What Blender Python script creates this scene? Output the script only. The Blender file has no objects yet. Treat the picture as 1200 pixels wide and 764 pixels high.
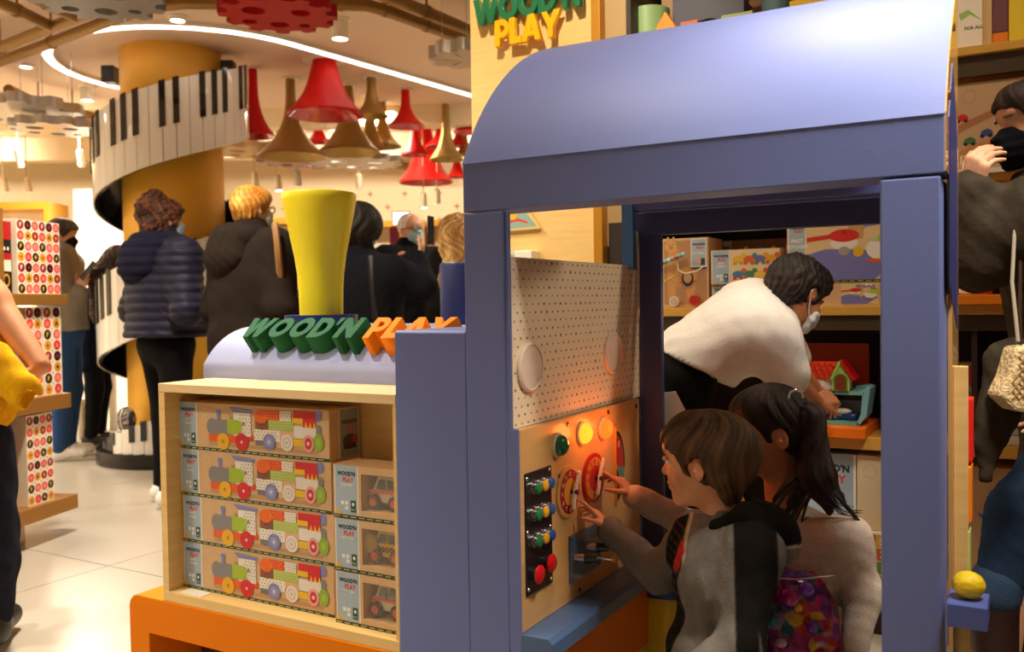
import bpy, bmesh, math, random
import numpy as np
from mathutils import Vector, Matrix
R_=random.Random(7)
sc=bpy.context.scene; COL=sc.collection
# ---------------------------------------------------------------- camera
CX,CY,FP=600.,382.,1055.
YAW,PITCH,ROLL=-.521765,-.026392,-.015006
fw=np.array([math.sin(YAW)*math.cos(PITCH),math.cos(YAW)*math.cos(PITCH),math.sin(PITCH)])
r0=np.array([math.cos(YAW),-math.sin(YAW),0.]); u0=np.cross(r0,fw)
c_,s_=math.cos(ROLL),math.sin(ROLL)
cr=c_*r0+s_*u0; cu=-s_*r0+c_*u0
CAM=np.array([0,0,1.08])
def ray(x,y): return (x-CX)/FP*cr-(y-CY)/FP*cu+fw
def P(x,y,d): return CAM+ray(x,y)*d
def at(x,y,ax,v):
    d=ray(x,y); return CAM+d*(v-CAM[ax])/d[ax]
RC=np.array([math.cos(YAW),-math.sin(YAW),0.]); AW=np.array([math.sin(YAW),math.cos(YAW),0.])
def W(u,a,z=0.): return RC*u+AW*a+np.array([0,0,z])      # store axes: u across the far wall, a towards it
cd=bpy.data.cameras.new('camera'); co=bpy.data.objects.new('camera',cd); COL.objects.link(co)
m=Matrix(((cr[0],cu[0],-fw[0],0),(cr[1],cu[1],-fw[1],0),(cr[2],cu[2],-fw[2],1.08),(0,0,0,1))); co.matrix_world=m
cd.sensor_width=36; cd.lens=36*FP/1200; cd.clip_start=.05; cd.clip_end=100
cd.dof.use_dof=True; cd.dof.focus_distance=2.1; cd.dof.aperture_fstop=4.5
sc.camera=co
# ---------------------------------------------------------------- world, exposure
w=bpy.data.worlds.new('world'); sc.world=w; w.use_nodes=True
w.node_tree.nodes['Background'].inputs[0].default_value=(1,.86,.70,1)
w.node_tree.nodes['Background'].inputs[1].default_value=.145
sc.view_settings.view_transform='Standard'; sc.view_settings.look='None'
sc.view_settings.exposure=0.0; sc.view_settings.gamma=1; sc.view_settings.use_curve_mapping=False
# ---------------------------------------------------------------- lights (ceiling lamps of the store, plus added fill spots)
WARM=(1,.89,.73)
def area(name,loc,size,power,col=WARM,target=None,spread=180):
    l=bpy.data.lights.new(name,'AREA'); l.energy=power; l.color=col; l.shape='DISK'; l.size=size; l.spread=math.radians(spread)
    o=bpy.data.objects.new(name,l); COL.objects.link(o); o.location=loc
    if target is not None: o.rotation_euler=(Vector(target)-Vector(loc)).to_track_quat('-Z','Y').to_euler()
    return o
def spot(name,loc,target,power,ang=60,col=WARM,rad=.05,blend=.6):
    l=bpy.data.lights.new(name,'SPOT'); l.energy=power; l.color=col; l.spot_size=math.radians(ang); l.spot_blend=blend; l.shadow_soft_size=rad
    o=bpy.data.objects.new(name,l); COL.objects.link(o); o.location=loc
    o.rotation_euler=(Vector(target)-Vector(loc)).to_track_quat('-Z','Y').to_euler(); return o
for (u,a,e) in ((-4.6,3.6,60),(-1.5,3.4,60),(-5.2,6,80),(.8,6.2,70),(-4,8.2,160),(-1.2,8.4,190),(-7,8.4,190),(-7.2,5,110),(1.2,8.4,110),(-3.2,1.6,60)):
    q=W(u,a,2.84); area('ceiling_lamp_light',q,.35,e,spread=125 if (a<7 and u>-4.5) else 160)
spot('track_light_roof',(.42,1.30,2.84),(-.12,1.78,1.55),430,46,(1,.91,.80),.22,1)
spot('track_light_roof_top',(-.45,2.15,2.84),(-.35,1.95,1.7),60,60,(1,.91,.80),.14,1)
spot('track_light_display',(-1.7,-.1,2.8),(-1.62,1.6,.5),40,26,(1,.88,.70),.06,.7)
spot('track_light_roof_left',(-1.0,1.45,2.86),(-.9,1.75,1.5),52,60,(1,.90,.78),.12,1)
spot('track_light_hood',(-2.1,1.2,2.8),(-1.6,1.85,.97),115,46,(1,.92,.80),.06,1)
spot('funnel_fill_light',(-2.3,.6,2.8),(-1.8,2.0,1.28),40,16,(1,.90,.74),.05,.6)  # added narrow spot that only brightens the yellow funnel
spot('track_light_sign',(-1.2,1.6,2.85),(-1.65,3.0,2.0),135,62,(1,.84,.60),.03,.8)
spot('track_light_shelf',(-.8,2.05,2.85),(-.75,3.1,1.2),26,70,(1,.80,.55),.05,.8)
spot('track_light_shelf_right',(.3,2.0,2.85),(.1,3.1,1.4),26,70,(1,.80,.55),.05,.8)
spot('dashboard_fill_light',(1.3,2.5,2.7),(-.9,1.9,.95),80,34,(1,.85,.62),.06,.8)  # added fill from the right rear, brightens dashboard and dotted board
for u_ in (-7.2,-5.6,-3.0,-1.6,-.2,1.4): spot('wall_fill_light',tuple(W(u_,8.9,2.7)),tuple(W(u_,11,2.2)),85,120,(1,.86,.64),.05,1)  # added row of spots without fixtures, brightens the far wall
spot('track_light_polo',(-.9,2.75,2.85),(-.75,2.75,1.0),30,60,(1,.84,.62),.05,.8)
# ---------------------------------------------------------------- materials
def lin(h):
    h=h.lstrip('#'); o=[]
    for i in (0,2,4):
        c=int(h[i:i+2],16)/255; o.append(c/12.92 if c<=.04045 else ((c+.055)/1.055)**2.4)
    return (*o,1)
_m={}
def mat(h,rough=.5,metal=0.,noise=0.,nscale=8.,bump=0.,bscale=60.,coat=0.,emit=0.,stretch=None,key='',spec=.5):
    k=(h,rough,metal,noise,nscale,bump,bscale,coat,emit,stretch,spec)
    if k in _m: return _m[k]
    m=bpy.data.materials.new((key or 'paint')+'_'+h.strip('#')); m.use_nodes=True; nt=m.node_tree; b=nt.nodes['Principled BSDF']
    c=lin(h); b.inputs['Base Color'].default_value=c; b.inputs['Roughness'].default_value=rough; b.inputs['Metallic'].default_value=metal
    b.inputs['Coat Weight'].default_value=coat; b.inputs['Specular IOR Level'].default_value=spec
    if emit: b.inputs['Emission Color'].default_value=c; b.inputs['Emission Strength'].default_value=emit
    if noise or bump:
        tc=nt.nodes.new('ShaderNodeTexCoord'); mp=nt.nodes.new('ShaderNodeMapping'); nt.links.new(tc.outputs['Object'],mp.inputs[0])
        if stretch: mp.inputs['Scale'].default_value=stretch
    if noise:
        n=nt.nodes.new('ShaderNodeTexNoise'); n.inputs['Scale'].default_value=nscale; n.inputs['Detail'].default_value=5
        nt.links.new(mp.outputs[0],n.inputs[0]); r=nt.nodes.new('ShaderNodeValToRGB')
        r.color_ramp.elements[0].position=.3; r.color_ramp.elements[1].position=.7
        r.color_ramp.elements[0].color=tuple(max(0,x*(1-noise)) for x in c[:3])+(1,); r.color_ramp.elements[1].color=tuple(min(1,x*(1+noise)) for x in c[:3])+(1,)
        nt.links.new(n.outputs[0],r.inputs[0]); nt.links.new(r.outputs[0],b.inputs['Base Color'])
    if bump:
        n2=nt.nodes.new('ShaderNodeTexNoise'); n2.inputs['Scale'].default_value=bscale; n2.inputs['Detail'].default_value=3
        nt.links.new(mp.outputs[0],n2.inputs[0]); bp=nt.nodes.new('ShaderNodeBump'); bp.inputs['Strength'].default_value=bump; bp.inputs['Distance'].default_value=.01
        nt.links.new(n2.outputs[0],bp.inputs['Height']); nt.links.new(bp.outputs[0],b.inputs['Normal'])
    _m[k]=m; return m
def vcmat(name,rough=.6,bump=0.,bscale=80.,noise=.12,nscale=40.,stretch=None,sheen=0.,spec=.5):
    m=bpy.data.materials.new(name); m.use_nodes=True; nt=m.node_tree; b=nt.nodes['Principled BSDF']
    a=nt.nodes.new('ShaderNodeVertexColor'); a.layer_name='Col'; b.inputs['Roughness'].default_value=rough; b.inputs['Sheen Weight'].default_value=sheen; b.inputs['Specular IOR Level'].default_value=spec
    tc=nt.nodes.new('ShaderNodeTexCoord'); mp=nt.nodes.new('ShaderNodeMapping'); nt.links.new(tc.outputs['Object'],mp.inputs[0])
    if stretch: mp.inputs['Scale'].default_value=stretch
    n=nt.nodes.new('ShaderNodeTexNoise'); n.inputs['Scale'].default_value=nscale; n.inputs['Detail'].default_value=4; nt.links.new(mp.outputs[0],n.inputs[0])
    mr=nt.nodes.new('ShaderNodeMapRange'); mr.inputs[1].default_value=.3; mr.inputs[2].default_value=.7; mr.inputs[3].default_value=1-noise; mr.inputs[4].default_value=1+noise; nt.links.new(n.outputs[0],mr.inputs[0])
    mx=nt.nodes.new('ShaderNodeVectorMath'); mx.operation='SCALE'; nt.links.new(a.outputs[0],mx.inputs[0]); nt.links.new(mr.outputs[0],mx.inputs[3]); nt.links.new(mx.outputs[0],b.inputs['Base Color'])
    if bump:
        n2=nt.nodes.new('ShaderNodeTexNoise'); n2.inputs['Scale'].default_value=bscale; nt.links.new(mp.outputs[0],n2.inputs[0])
        bp=nt.nodes.new('ShaderNodeBump'); bp.inputs['Strength'].default_value=bump; bp.inputs['Distance'].default_value=.004; nt.links.new(n2.outputs[0],bp.inputs['Height']); nt.links.new(bp.outputs[0],b.inputs['Normal'])
    return m
def glassy(name,h,alpha_mix,rough=.05):
    m=bpy.data.materials.new(name); m.use_nodes=True; nt=m.node_tree; nt.nodes.clear()
    o=nt.nodes.new('ShaderNodeOutputMaterial'); t=nt.nodes.new('ShaderNodeBsdfTransparent'); g=nt.nodes.new('ShaderNodeBsdfGlossy'); x=nt.nodes.new('ShaderNodeMixShader')
    t.inputs[0].default_value=lin(h); g.inputs['Roughness'].default_value=rough; x.inputs[0].default_value=alpha_mix
    nt.links.new(t.outputs[0],x.inputs[1]); nt.links.new(g.outputs[0],x.inputs[2]); nt.links.new(x.outputs[0],o.inputs[0]); return m
BLUE=mat('#6c7ab4',.52,0,.03,3,.03,200,key='blue_paint')
BLUED=mat('#39406f',.45,key='navy_paint'); TEAL=mat('#4f83b8',.4,key='light_blue_paint')
ORANGE=mat('#ee8200',.6,0,.03,3,key='orange_paint',spec=.15)
PLY=mat('#ecc67e',.45,0,.07,5,stretch=(1,1,14),key='plywood'); PLYX=mat('#eec880',.45,0,.06,5,stretch=(1,12,12),key='plywood')
GOLDP=mat('#c98d2c',.35,.35,.08,4,stretch=(1,1,.2),key='gold_paint')
BRONZE=mat('#94703a',.42,.45,.05,4,key='bronze'); WHITE=mat('#f3ead9',.5,key='white'); BLACK=mat('#15120f',.35,key='black')
KRAFT=mat('#d9b384',.6,0,.05,20,key='kraft'); CHROME=mat('#cfcfcf',.2,1,key='chrome')
# ---------------------------------------------------------------- objects
WL={}
def wl(o): return WL.get(o.name,Vector((0,0,0)))
def link(o,parent=None):
    COL.objects.link(o)
    if parent is not None:
        o.parent=parent; o.location=-wl(parent); WL[o.name]=Vector((0,0,0))
    else: WL[o.name]=Vector(o.location)
    return o
def tag(o,label=None,cat=None,group=None,kind=None):
    if label: o['label']=label
    if cat: o['category']=cat
    if group: o['group']=group
    if kind: o['kind']=kind
    return o
def thing(name,label,cat,loc=(0,0,0),group=None):
    o=bpy.data.objects.new(name,None); o.empty_display_size=.05; o.location=Vector([float(v) for v in loc]); link(o); return tag(o,label,cat,group)
def dup(root,delta,label=None,rz=None):
    r=root.copy(); COL.objects.link(r); r.location=Vector(root.location)+Vector(delta)
    if rz is not None: r.rotation_euler=(0,0,rz)
    if label: r['label']=label
    for ch in root.children:
        c=ch.copy(); COL.objects.link(c); c.parent=r
        for g in ch.children:
            d=g.copy(); COL.objects.link(d); d.parent=c
    return r
class MB:
    def __init__(s,T=None): s.v=[];s.f=[];s.m=[];s.T=T;s.mi=0;s.sm=[]
    def add(s,vs,fs,sm=False):
        b=len(s.v)
        for p in vs: s.v.append(tuple(float(c) for c in (s.T(*p) if s.T else p)))
        for f in fs: s.f.append(tuple(i+b for i in f)); s.m.append(s.mi); s.sm.append(sm)
        return s
    def box(s,x0,x1,y0,y1,z0,z1):
        return s.add([(x,y,z) for x in (x0,x1) for y in (y0,y1) for z in (z0,z1)],[(0,1,3,2),(4,6,7,5),(0,4,5,1),(2,3,7,6),(0,2,6,4),(1,5,7,3)])
    def prism(s,poly,ax,a,b,sm=False):
        n=len(poly); vs=[]
        for t in (a,b):
            for p in poly:
                q=[p[0],p[1]]; q.insert(ax,t); vs.append(q)
        return s.add(vs,[tuple(range(n)),tuple(range(2*n-1,n-1,-1))]).add(vs,[(i,(i+1)%n,n+(i+1)%n,n+i) for i in range(n)],sm)
    def strip(s,poly,ax,a,b,th,sm=True):            # open curved sheet with thickness: poly = outer profile
        P2=[Vector(p) for p in poly]; n=len(P2); inn=[]
        for i in range(n):
            t=(P2[min(i+1,n-1)]-P2[max(i-1,0)]).normalized(); inn.append(P2[i]+Vector((t[1],-t[0]))*th)
        ring=[tuple(p) for p in P2]+[tuple(p) for p in inn[::-1]]
        return s.prism(ring,ax,a,b,sm)
    def lathe(s,c,prof,n=32,axis=None,sm=True,caps=True):
        c=Vector([float(v) for v in c]); ax=Vector(axis).normalized() if axis is not None else Vector((0,0,1))
        a=ax.orthogonal().normalized(); b=ax.cross(a); vs=[];fs=[]
        for r,z in prof:
            for i in range(n):
                t=2*math.pi*i/n; vs.append(tuple(c+ax*z+(a*math.cos(t)+b*math.sin(t))*r))
        for j in range(len(prof)-1):
            for i in range(n): fs.append((j*n+i,j*n+(i+1)%n,(j+1)*n+(i+1)%n,(j+1)*n+i))
        s.add(vs,fs,sm)
        if caps:
            if prof[0][0]>1e-5: s.add(vs[:n],[tuple(range(n-1,-1,-1))])
            if prof[-1][0]>1e-5: s.add(vs[-n:],[tuple(range(n))])
        return s
    def cyl(s,p,q,r,r2=None,n=16,caps=True):
        p=Vector([float(v) for v in p]);q=Vector([float(v) for v in q]); return s.lathe(p,[(r,0),(r2 if r2 is not None else r,(q-p).length)],n,q-p,True,caps)
    def tube(s,pts,r,n=8):
        pts=[Vector([float(v) for v in p]) for p in pts]; rr=r if isinstance(r,(list,tuple)) else [r]*len(pts)
        a=(pts[1]-pts[0]).normalized().orthogonal().normalized(); vs=[];fs=[]
        for i,p in enumerate(pts):
            t=(pts[min(i+1,len(pts)-1)]-pts[max(i-1,0)]).normalized(); a=(a-t*a.dot(t)).normalized(); b=t.cross(a)
            for k in range(n):
                w=2*math.pi*k/n; vs.append(tuple(p+(a*math.cos(w)+b*math.sin(w))*rr[i]))
        for i in range(len(pts)-1):
            for k in range(n): fs.append((i*n+k,i*n+(k+1)%n,(i+1)*n+(k+1)%n,(i+1)*n+k))
        fs+= [tuple(range(n-1,-1,-1)),tuple(range((len(pts)-1)*n,len(pts)*n))]
        return s.add(vs,fs,True)
    def sphere(s,c,r,n=16,sq=(1,1,1)):
        vs=[];fs=[];h=n//2
        for j in range(h+1):
            for i in range(n):
                ph=math.pi*j/h;t=2*math.pi*i/n; vs.append((c[0]+r*sq[0]*math.sin(ph)*math.cos(t),c[1]+r*sq[1]*math.sin(ph)*math.sin(t),c[2]+r*sq[2]*math.cos(ph)))
        for j in range(h):
            for i in range(n): fs.append((j*n+i,(j+1)*n+i,(j+1)*n+(i+1)%n,j*n+(i+1)%n))
        return s.add(vs,fs,True)
    def mesh(s,name,mats):
        me=bpy.data.meshes.new(name); me.from_pydata(s.v,[],s.f)
        for x in (mats if isinstance(mats,(list,tuple)) else [mats]): me.materials.append(x)
        me.polygons.foreach_set('material_index',s.m); me.polygons.foreach_set('use_smooth',s.sm)
        bm=bmesh.new(); bm.from_mesh(me); bmesh.ops.remove_doubles(bm,verts=bm.verts,dist=1e-6); bmesh.ops.recalc_face_normals(bm,faces=bm.faces); bm.to_mesh(me); bm.free()
        if any(s.sm): me.set_sharp_from_angle(angle=math.radians(38))
        return me
    def build(s,name,mats,parent=None,bev=0,seg=2,label=None,kind=None):
        o=bpy.data.objects.new(name,s.mesh(name,mats)); link(o,parent)
        if bev:
            b=o.modifiers.new('bevel','BEVEL'); b.width=bev; b.segments=seg; b.limit_method='ANGLE'; b.angle_limit=math.radians(40)
        if label: o['label']=label
        if kind: o['kind']=kind
        return o
def instance(o,parent,loc,rot=None,name=None):
    c=o.copy(); COL.objects.link(c); c.parent=parent; c.location=loc
    if rot: c.rotation_euler=rot
    return c
def arc(cx,cy,r,a0,a1,n=16,ry=None):
    ry=ry or r; return [(cx+r*math.cos(math.radians(a0+(a1-a0)*i/n)),cy+ry*math.sin(math.radians(a0+(a1-a0)*i/n))) for i in range(n+1)]
# ---- lettering
_g={}
def tmesh(s,bold=.0):
    k=(s,bold)
    if k in _g: return _g[k]
    c=bpy.data.curves.new('t','FONT'); c.body=s; c.size=1; c.offset=bold; c.resolution_u=2
    o=bpy.data.objects.new('t',c); COL.objects.link(o); dg=bpy.context.evaluated_depsgraph_get(); dg.update()
    me=o.evaluated_get(dg).to_mesh(); V=[(v.co.x,v.co.y) for v in me.vertices]; Fs=[tuple(p.vertices) for p in me.polygons]
    o.evaluated_get(dg).to_mesh_clear(); bpy.data.objects.remove(o); bpy.data.curves.remove(c)
    _g[k]=(V,Fs); return _g[k]
class Print:
    def __init__(s): s.items=[]
    def poly(s,pts,col,l=0): s.items.append((list(pts),[tuple(range(len(pts)))],col,l)); return s
    def rect(s,a,b,c,d,col,l=0): return s.poly([(a,b),(c,b),(c,d),(a,d)],col,l)
    def ell(s,x,y,rx,ry,col,l=0,n=18): return s.poly([(x+rx*math.cos(2*math.pi*i/n),y+ry*math.sin(2*math.pi*i/n)) for i in range(n)],col,l)
    def text(s,t,x,y,h,col,l=0,w=None,bold=.03,cen=True):
        V,Fs=tmesh(t,bold)
        if not V: return s
        xs=[v[0] for v in V];ys=[v[1] for v in V];W_=max(xs)-min(xs);H_=max(ys)-min(ys); sy=h/H_; sx=(w/W_) if w else sy
        ox=x-(W_*sx/2 if cen else 0)
        s.items.append(([((v[0]-min(xs))*sx+ox,(v[1]-min(ys))*sy+y) for v in V],Fs,col,l)); return s
    def build(s,name,o,u,v,parent=None,rough=.45,step=.0003,label=None,scale=(1,1)):
        o=np.array(o,float);u=np.array(u,float);v=np.array(v,float);u/=np.linalg.norm(u);v/=np.linalg.norm(v);n=np.cross(u,v)
        mb=MB();cols=[]
        for k_,(pts,Fs,col,l) in enumerate(s.items):
            if col not in cols: cols.append(col)
            mb.mi=cols.index(col); mb.add([tuple(o+u*p[0]*scale[0]+v*p[1]*scale[1]+n*(step*(1+l)+(k_%17)*1.4e-5)) for p in pts],Fs)
        me=bpy.data.meshes.new(name); me.from_pydata(mb.v,[],mb.f)
        for c in cols: me.materials.append(mat(c,rough,key='print'))
        me.polygons.foreach_set('material_index',mb.m)
        ob=bpy.data.objects.new(name,me); link(ob,parent)
        if label: ob['label']=label
        return ob
# chunky letter outlines (unit height); each: (width, [loops])
def O_(w=.95,t=.27,n=24): return (w,[[(w/2+w/2*math.cos(2*math.pi*i/n),.5+.5*math.sin(2*math.pi*i/n)) for i in range(n)],[(w/2+(w/2-t)*math.cos(2*math.pi*i/n),.5+(.5-t)*math.sin(2*math.pi*i/n)) for i in range(n)]])
GL={'W':(1.25,[[(0,1),(.27,1),(.40,.45),(.52,1),(.73,1),(.85,.45),(.98,1),(1.25,1),(.98,0),(.73,0),(.625,.5),(.52,0),(.27,0)]]),
'O':O_(),
'D':(.85,[[(0,0),(.35,0)]+[(.35+.5*math.cos(math.radians(a)),.5+.5*math.sin(math.radians(a))) for a in range(-75,90,15)]+[(.35,1),(0,1)],
          [(.27,.26)]+[(.35+.24*math.cos(math.radians(a)),.5+.24*math.sin(math.radians(a))) for a in range(-90,91,20)]+[(.27,.74)]]),
"'":(.25,[[(.02,.62),(.14,.62),(.25,1),(0,1)]]),
'N':(.85,[[(0,0),(.26,0),(.26,.52),(.6,0),(.85,0),(.85,1),(.59,1),(.59,.48),(.25,1),(0,1)]]),
'P':(.72,[[(0,0),(.27,0),(.27,.3),(.40,.3)]+[(.40+.33*math.cos(math.radians(a)),.65+.35*math.sin(math.radians(a))) for a in range(-75,90,15)]+[(.38,1),(0,1)],
          [(.26,.52)]+[(.38+.12*math.cos(math.radians(a)),.65+.12*math.sin(math.radians(a))) for a in range(-90,91,20)]+[(.26,.78)]]),
'L':(.6,[[(0,0),(.6,0),(.6,.26),(.27,.26),(.27,1),(0,1)]]),
'A':(.95,[[(0,0),(.27,0),(.33,.18),(.62,.18),(.68,0),(.95,0),(.62,1),(.33,1)],[(.40,.38),(.475,.66),(.55,.38)]]),
'Y':(.9,[[(.32,0),(.58,0),(.58,.4),(.9,1),(.62,1),(.45,.66),(.28,1),(0,1),(.32,.4)]])}
def letters(txt,o,u,v,h,width,depth,material,parent,gap=.07,bev=.002,xoff=0):
    o=Vector([float(x) for x in o]);u=Vector([float(x) for x in u]).normalized();v=Vector([float(x) for x in v]).normalized();n=u.cross(v)
    tot=sum((GL[c][0]+gap if c!=' ' else .4) for c in txt)-gap; sx=width/tot; x=0
    for ch in txt:
        if ch==' ': x+=.4; continue
        w_,loops=GL[ch]; c=bpy.data.curves.new('letter','CURVE'); c.dimensions='2D'; c.fill_mode='BOTH'; c.extrude=depth/2-bev; c.bevel_depth=bev; c.bevel_resolution=1; c.offset=-bev
        for lp in loops:
            s=c.splines.new('POLY'); s.points.add(len(lp)-1); s.use_cyclic_u=True
            for i,(a,b) in enumerate(lp): s.points[i].co=((x+a)*sx,b*h,0,1)
        t=bpy.data.objects.new('t',c); COL.objects.link(t); dg=bpy.context.evaluated_depsgraph_get(); dg.update()
        me=bpy.data.meshes.new_from_object(t.evaluated_get(dg)); bpy.data.objects.remove(t)
        M=Matrix(((u[0],v[0],n[0],o[0]+n[0]*depth/2),(u[1],v[1],n[1],o[1]+n[1]*depth/2),(u[2],v[2],n[2],o[2]+n[2]*depth/2),(0,0,0,1))); me.transform(M)
        me.materials.clear(); me.materials.append(material); me.name='letter'
        ob=bpy.data.objects.new('letter',me); link(ob,parent); x+=w_+gap
# ---------------------------------------------------------------- smooth solids (distance fields -> surface nets)
def V3(p): return np.array([float(c) for c in p])
def unit(a): a=V3(a); return a/np.linalg.norm(a)
class S:
    def __init__(s): s.p=[]
    def cone(s,a,b,r1,r2=None,k=.02,flat=None,op='u'):   # flat=(normal, factor): factor<1 squashes along normal
        s.p.append(('c',V3(a),V3(b),r1,r2 if r2 is not None else r1,k,flat,op)); return s
    def ell(s,c,r,ax=None,k=.02,op='u'):                # ax rows = axes
        s.p.append(('e',V3(c),np.array(r,float),None if ax is None else np.array(ax,float),k,op)); return s
    def plane(s,o,n,k=.001): s.p.append(('h',V3(o),unit(n),k)); return s   # keep the side opposite n
    def inter(s,c,r,ax=None,k=.005): s.p.append(('e',V3(c),np.array(r,float),None if ax is None else np.array(ax,float),k,'i')); return s
    def field(s,vox):
        lo=[];hi=[]
        for q in s.p:
            if q[0]=='c' and q[7]=='u': R=max(q[3],q[4]); lo.append(np.minimum(q[1],q[2])-R); hi.append(np.maximum(q[1],q[2])+R)
            if q[0]=='e' and q[5]=='u': R=q[2].max(); lo.append(q[1]-(R if q[3] is not None else q[2])); hi.append(q[1]+(R if q[3] is not None else q[2]))
        lo=np.min(lo,0)-3*vox-.01; hi=np.max(hi,0)+3*vox+.01; n=np.ceil((hi-lo)/vox).astype(int)+1
        ax=[(lo[i]+np.arange(n[i])*vox).astype(np.float32) for i in range(3)]
        F=np.full(n,1.,np.float32)
        for q in s.p:
            if q[0]=='h':
                d=((ax[0]-q[1][0])*q[2][0])[:,None,None]+((ax[1]-q[1][1])*q[2][1])[None,:,None]+((ax[2]-q[1][2])*q[2][2])[None,None,:]
                F=np.maximum(F,d); continue
            op=q[7] if q[0]=='c' else q[5]; k=q[5] if q[0]=='c' else q[4]
            if q[0]=='c': R=max(q[3],q[4]); a=np.minimum(q[1],q[2])-R; b=np.maximum(q[1],q[2])+R
            else: R=q[2].max() if q[3] is not None else q[2]; a=q[1]-R; b=q[1]+R
            mg=max(k,.004)+4*vox
            if op=='i': sl=(slice(None),)*3
            else:
                i0=np.clip(np.floor((a-mg-lo)/vox).astype(int),0,n); i1=np.clip(np.ceil((b+mg-lo)/vox).astype(int)+1,0,n)
                if (i1<=i0).any(): continue
                sl=tuple(slice(i0[i],i1[i]) for i in range(3))
            X=ax[0][sl[0]][:,None,None];Y=ax[1][sl[1]][None,:,None];Z=ax[2][sl[2]][None,None,:]
            if q[0]=='c':
                A,B=q[1],q[2]; ba=B-A; px,py,pz=X-A[0],Y-A[1],Z-A[2]
                if q[6]:
                    nn=unit(q[6][0]); bn=ba@nn; g=(1/q[6][1]-1); t_=(px*nn[0]+py*nn[1]+pz*nn[2]); h0=np.clip((px*ba[0]+py*ba[1]+pz*ba[2])/max(ba@ba,1e-9),0,1); e=(t_-h0*bn)*g
                    px=px+e*nn[0];py=py+e*nn[1];pz=pz+e*nn[2]
                h=np.clip((px*ba[0]+py*ba[1]+pz*ba[2])/max(ba@ba,1e-9),0,1)
                d=np.sqrt((px-h*ba[0])**2+(py-h*ba[1])**2+(pz-h*ba[2])**2)-(q[3]+(q[4]-q[3])*h)
            else:
                px,py,pz=X-q[1][0],Y-q[1][1],Z-q[1][2]
                if q[3] is not None:
                    A=q[3]; px,py,pz=[px*A[i][0]+py*A[i][1]+pz*A[i][2] for i in range(3)]
                r=q[2]; k0=np.sqrt((px/r[0])**2+(py/r[1])**2+(pz/r[2])**2); k1=np.sqrt((px/r[0]**2)**2+(py/r[1]**2)**2+(pz/r[2]**2)**2)
                d=k0*(k0-1)/np.maximum(k1,1e-6)
            f=F[sl]
            if op=='u':
                h=np.maximum(k-np.abs(f-d),0)/k; F[sl]=np.minimum(f,d)-h*h*k*.25
            elif op=='s':
                d=-d; h=np.maximum(k-np.abs(f-d),0)/k; F[sl]=np.maximum(f,d)+h*h*k*.25
            else: F[sl]=np.maximum(f,d)
        return F,lo
    def verts(s,vox):
        F,lo=s.field(vox); I=F<0; n=F.shape
        sh=[(a,b,c) for a in (0,1) for b in (0,1) for c in (0,1)]
        def sub(A,o): return A[o[0]:n[0]-1+o[0],o[1]:n[1]-1+o[1],o[2]:n[2]-1+o[2]]
        an=np.zeros([d-1 for d in n],bool); al=np.ones_like(an)
        for o in sh: q=sub(I,o); an|=q; al&=q
        act=an&~al; ii=np.argwhere(act); idx=np.full(act.shape,-1,np.int32); idx[act]=np.arange(len(ii))
        cv=[F[ii[:,0]+o[0],ii[:,1]+o[1],ii[:,2]+o[2]] for o in sh]; acc=np.zeros((len(ii),3));cnt=np.zeros(len(ii))
        for a in range(8):
            for b in range(a+1,8):
                oa,ob=np.array(sh[a]),np.array(sh[b])
                if abs(oa-ob).sum()!=1: continue
                x=(cv[a]<0)!=(cv[b]<0); t=np.where(x,cv[a]/np.where(x,cv[a]-cv[b],1),0)
                acc+=np.where(x[:,None],oa+(ob-oa)*t[:,None],0); cnt+=x
        pos=lo+(ii+acc/cnt[:,None])*vox; faces=[]
        for axx in range(3):
            o=[0,0,0];o[axx]=1; A=I[:n[0]-o[0],:n[1]-o[1],:n[2]-o[2]]; B=I[o[0]:,o[1]:,o[2]:]
            e=np.argwhere(A!=B); j,k=[i for i in range(3) if i!=axx]
            e=e[(e[:,j]>0)&(e[:,k]>0)&(e[:,j]<n[j]-1)&(e[:,k]<n[k]-1)]
            ins=A[e[:,0],e[:,1],e[:,2]]
            def g(dj,dk):
                c=e.copy();c[:,j]-=dj;c[:,k]-=dk;return idx[c[:,0],c[:,1],c[:,2]]
            q=np.stack([g(1,1),g(0,1),g(0,0),g(1,0)],1)
            flip=ins if axx!=1 else ~ins
            q[~flip]=q[~flip][:,::-1]; faces.append(q)
        fc=np.concatenate(faces); fc=fc[(fc>=0).all(1)]
        return pos,fc
    def build(s,name,material,parent,vox=.006,col=None,disp=None,label=None,smooth=1):
        pos,fc=s.verts(vox)
        for _ in range(smooth):
            a=np.zeros_like(pos);c=np.zeros(len(pos))
            for i in range(4):
                for j in (1,3): np.add.at(a,fc[:,i],pos[fc[:,(i+j)%4]]) if False else None
            e=np.concatenate([fc[:,[0,1]],fc[:,[1,2]],fc[:,[2,3]],fc[:,[3,0]]])
            for d in range(3): a[:,d]=np.bincount(e[:,0],pos[e[:,1],d],len(pos))+np.bincount(e[:,1],pos[e[:,0],d],len(pos))
            c=np.bincount(e[:,0],minlength=len(pos))+np.bincount(e[:,1],minlength=len(pos))
            pos=pos*.5+.5*a/np.maximum(c,1)[:,None]
        if disp is not None:
            nr=np.cross(pos[fc[:,2]]-pos[fc[:,0]],pos[fc[:,3]]-pos[fc[:,1]]); vn=np.zeros_like(pos)
            for d in range(3):
                for i in range(4): vn[:,d]+=np.bincount(fc[:,i],nr[:,d],len(pos))
            vn/=np.maximum(np.linalg.norm(vn,axis=1),1e-9)[:,None]; pos=pos+vn*disp(pos,vn)[:,None]
        me=bpy.data.meshes.new(name); nv,nf=len(pos),len(fc)
        me.vertices.add(nv); me.vertices.foreach_set('co',pos.astype(np.float32).ravel()); me.loops.add(nf*4); me.loops.foreach_set('vertex_index',fc.astype(np.int32).ravel())
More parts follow.
